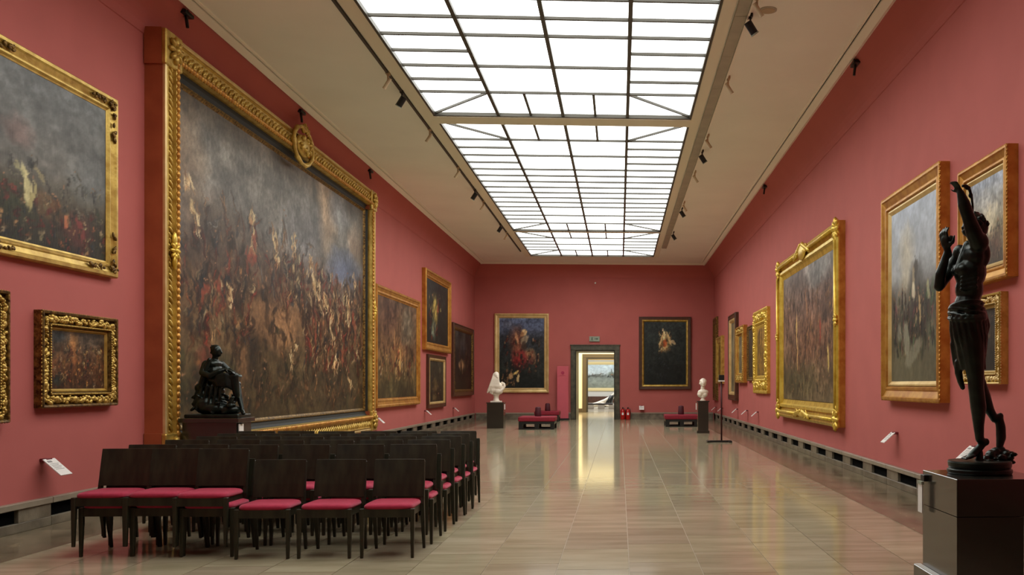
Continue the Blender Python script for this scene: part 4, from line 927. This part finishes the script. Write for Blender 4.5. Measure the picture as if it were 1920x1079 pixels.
link('figure', remesh(G, .010, 3), M_marble, mb2)
obj('socle', MB().lathe([(.06, .12), (.05, .08), (.06, .04), (.09, .02), (.09, 0)], seg=20), M_marble, mb2, smooth=True)

# ------------------------------------------------------------------ stand
s_ = thing('information_stand', 'thin black stand with small box and wide flat foot, before the right wall', 'stand', (2.57, 24.4, 0))
obj('foot', MB().box(-.30, -.05, .0, .30, .05, .05).box(-.32, -.16, 0, -.24, .16, .045).box(.24, -.16, 0, .32, .16, .045), M_blackm, s_, bevel=.006)
obj('pole', MB().tube((.06, 0, .05), (.06, 0, 1.6), .022), mat('dark_maroon_metal', (60, 22, 28), .4, metal=.4), s_, smooth=True)
q = obj('sensor_box', MB().box(-.01, -.05, 1.60, .13, .05, 1.74), M_blackm, s_, bevel=.01)
obj('white_strip', MB().box(-.02, -.06, 1.57, .14, .06, 1.60), M_white, s_)

# ------------------------------------------------------------------ benches
def bench(loc, label, w_=1.2):
    r = thing('ottoman_bench', label, 'bench', loc, 0, 'dark red benches near the far wall')
    h_ = w_/2
    obj('seat_cushion', MB().box(-h_, -h_, .26, h_, h_, .42), M_cush2, r, bevel=.035, segs=2)
    obj('seat_frame', MB().box(-h_+.02, -h_+.02, .18, h_-.02, h_-.02, .258), M_blackm, r)
    for sx in (-1, 0, 1):
        for sy in (-1, 1):
            obj('leg', MB().box(sx*(h_-.09)-.07, sy*(h_-.09)-.06, .04, sx*(h_-.09)+.07, sy*(h_-.09)+.06, .18), M_blackm, r)
    obj('floor_rail', MB().box(-h_+.02, -h_+.03, 0, h_-.02, -h_+.13, .04).box(-h_+.02, h_-.13, 0, h_-.02, h_-.03, .04), M_blackm, r)
    obj('backrest', MB().lathe([(.105, .42), (.11, .45), (.095, .70), (.07, .73), (.02, .735)], seg=16), M_cush3, r, smooth=True)
M_cush2 = mat('deep_crimson_upholstery', (140, 12, 40), .7, noise=.2, nscale=20)
M_cush3 = mat('dark_red_upholstery', (70, 10, 24), .7)
bench((-2.74, 32.2, 0), 'square crimson bench with dark back post, in front of the red-robe painting', 1.22)
bench((-2.9, 38.6, 0), 'crimson bench farther back, close to the pink board', 1.0)
bench((2.2, 33.9, 0), 'crimson bench behind the slim plinth at right', 1.2)

# ------------------------------------------------------------------ things by the doorway
r = thing('pink_board', 'tall pink display board standing left of the doorway', 'board', (-2.38, 40.1, 0))
obj('panel', MB().box(-.24, -.04, .06, .24, .04, 2.26), M_pink, r, bevel=.01)
obj('foot', MB().box(-.28, -.2, 0, .28, .15, .06), M_blackm, r, bevel=.008)
obj('emblem', MB().lathe([(.07, 0), (.07, .006)], seg=16).box(-.12, -.12, 0, .12, -.11, .006), mat('magenta_print', (180, 50, 84), .6), r).matrix_local = Matrix.Translation((0, -.046, 1.98))@Matrix.Rotation(PI/2, 4, 'X')
for k, x_ in enumerate((.14, .36)):
    r = thing('fire_extinguisher', 'red fire extinguisher on floor, %s of the pair beside the door frame' % ('left' if k == 0 else 'right'), 'extinguisher', (x_, 40.15, 0), 0, 'fire extinguishers by the doorway')
    obj('body', MB().lathe([(.09, 0), (.1, .02), (.1, .36), (.07, .43), (.03, .46)], seg=20), M_red, r, smooth=True)
    obj('valve', MB().tube((0, 0, .46), (0, 0, .52), .022).box(-.02, -.09, .50, .02, .04, .53), M_blackm, r)
    obj('paper_label', MB().box(-.04, -.104, .2, .04, -.098, .3), M_white, r)
    obj('hose', MB().chain([((.03, -.02, .5), .012), ((.1, -.05, .44), .012), ((.115, -.05, .25), .012)], 8), M_blackm, r)
r = thing('exit_sign', 'small grey-green emergency exit sign above the doorway', 'sign', (-1.055, YB, 3.31))
obj('box', MB().box(-.22, -.06, 0, .22, 0, .22), M_grey, r, bevel=.006)
mb = MB().ell((-.10, -.062, .16), (.022, .004, .022), seg=10, n=5)                                                   # running figure
mb.box(-.125, -.066, .08, -.085, -.06, .14).loft([[(-.12,-.066,.09),(-.10,-.066,.09),(-.15,-.066,.03),(-.17,-.066,.03)], [(-.12,-.06,.09),(-.10,-.06,.09),(-.15,-.06,.03),(-.17,-.06,.03)]])
mb.loft([[(-.11,-.066,.09),(-.085,-.066,.09),(-.055,-.066,.03),(-.075,-.066,.03)], [(-.11,-.06,.09),(-.085,-.06,.09),(-.055,-.06,.03),(-.075,-.06,.03)]])
mb.box(.0, -.066, .10, .10, -.06, .125).loft([[(.09,-.066,.07),(.16,-.066,.1125),(.09,-.066,.155)], [(.09,-.06,.07),(.16,-.06,.1125),(.09,-.06,.155)]])
obj('pictogram', mb, M_signg, r)
r = thing('wall_camera', 'tiny white camera high on the back wall', 'camera', (-1.02, YB, 5.74))
obj('mount', MB().box(-.03, -.08, .04, .03, 0, .09), M_white, r, bevel=.005); obj('lens_body', MB().tube((0, -.2, .03), (0, -.06, .05), .035), M_white, r, smooth=True)
# third room
r = thing('low_white_bench', 'low white bench in the far room seen through the doorway', 'bench', (-1.3, 57.6, 0))
obj('seat', MB().box(-.75, -.25, .26, .9, .25, .34), M_blackm, r); 
for k in range(3): obj('leg', MB().box(-.65+.65*k, -.22, 0, -.25+.65*k, .22, .258), M_white, r)
r = thing('reclining_sculpture', 'white and dark reclining sculpture beyond the low white bench', 'sculpture', (-1.0, 60.5, 0))
G = MB().chain([((-.9, 0, .12), .12), ((-.4, 0, .22), .16), ((.1, 0, .4), .17), ((.5, 0, .65), .15), ((.8, 0, .95), .12)]).ell((.95, 0, 1.15), (.12, .13, .15)).chain([((-.2, -.1, .3), .08), ((.2, -.3, .15), .07), ((.5, -.3, .08), .07)])
link('figure', remesh(G, .03, 2), M_marble, r)
obj('dark_cloth', MB().loft(fold_tube([((.25, 0, .05), .28, .28), ((.35, 0, .45), .22, .22), ((.55, 0, .8), .17, .18)], 7, .05)), M_blackm, r, smooth=True)

# ------------------------------------------------------------------ tracks and spotlights
tr = tag(obj('light_track', MB().box(-3.79, -3, ZC-.04, -3.75, 36.5, ZC-.003), M_bar), 'thin dark lighting track along the left of the skylight', 'track')
dt = thing('light_track', 'broad grey metal lighting duct along the right of the skylight', 'track', (1.665, 16, ZC))
y = -3
while y < 35.3:
    obj('duct_panel', MB().box(-.085, y-16, -.035, .085, min(y+1.6, 35.4)-.01-16, 0), M_duct, dt, bevel=.004); y += 1.6
obj('edge_rail', MB().box(.09, -19, -.05, .12, 19.4, 0), M_corn, dt)
def spot(x, y, dark, label, s=1):
    m = M_blackm if dark else M_spotl
    r = thing('spotlight', label, 'spotlight', (x, y, ZC), 0, 'track spotlights beside the skylight')
    obj('adapter', MB().box(-.03, -.06, -.05, .03, .06, -.0), m, r, bevel=.004)
    obj('stem', MB().tube((0, 0, -.05), (0, 0, -.14), .014), m, r)
    t = Vector((-.55*s, .15, -.8)).normalized()
    a = Vector((0, 0, -.17)); R_ = .055 if dark else .028
    obj('lamp_head', MB().tube(a-t*.07, a+t*.11, R_, 14), m, r, smooth=False)
    obj('lamp_rim', MB().tube(a+t*.11, a+t*.125, R_*1.12, 14), M_grey if dark else m, r)
M_spotl = mat('tan_spot_metal', (190, 168, 134), .5)
for k, (y, d) in enumerate(((15.7, 0), (16.7, 1), (19.1, 0), (22.4, 0), (25.0, 1), (26.5, 0), (30.3, 1), (31.9, 0))):
    spot(-3.77, y, d, '%s spotlight on the left track, %s from the near end' % ('black' if d else 'small tan', (ORD+['seventh', 'eighth'])[k]), 1)
for k, (y, d) in enumerate(((12.35, 0), (13.0, 1), (15.65, 0), (19.3, 0), (20.6, 1), (22.6, 0), (26.4, 0), (27.3, 1), (31.6, 1))):
    spot(1.80, y, d, '%s spotlight on the right duct, %s from the near end' % ('black' if d else 'small tan', (ORD+['seventh', 'eighth', 'ninth'])[k]), -1)
r = thing('ceiling_speaker', 'flat round tan speaker in the ceiling right of the duct', 'speaker', (2.02, 12.83, ZC))
obj('rim', MB().lathe([(.12, 0), (.12, -.012), (.10, -.016)], seg=24), M_duct, r)
obj('grille', MB().lathe([(.095, -.012), (.095, -.019)], seg=24), M_spotl, r)
for k, (sx, y) in enumerate(((-1, 13.2), (-1, 17.85), (-1, 22.7), (1, 14.7), (1, 24.0))):
    x_ = XLC-.07 if sx < 0 else XRC+.07
    r = thing('cornice_bracket', 'black T-shaped fitting under %s cornice, %s' % ('left' if sx < 0 else 'right', ['nearest of three', 'middle of three', 'farthest of three', 'nearer of two', 'farther of two'][k]), 'bracket', (x_, y, 6.50), 0, 'black fittings under the cornices')
    obj('cross_bar', MB().box(-.05, -.13, -.0, .05, .13, .05), M_blackm, r, bevel=.004)
    obj('spike', MB().tube((0, 0, 0), (-sx*.02, 0, -.16), .022).tube((0, 0, .05), (0, 0, .1), .03), M_blackm, r)
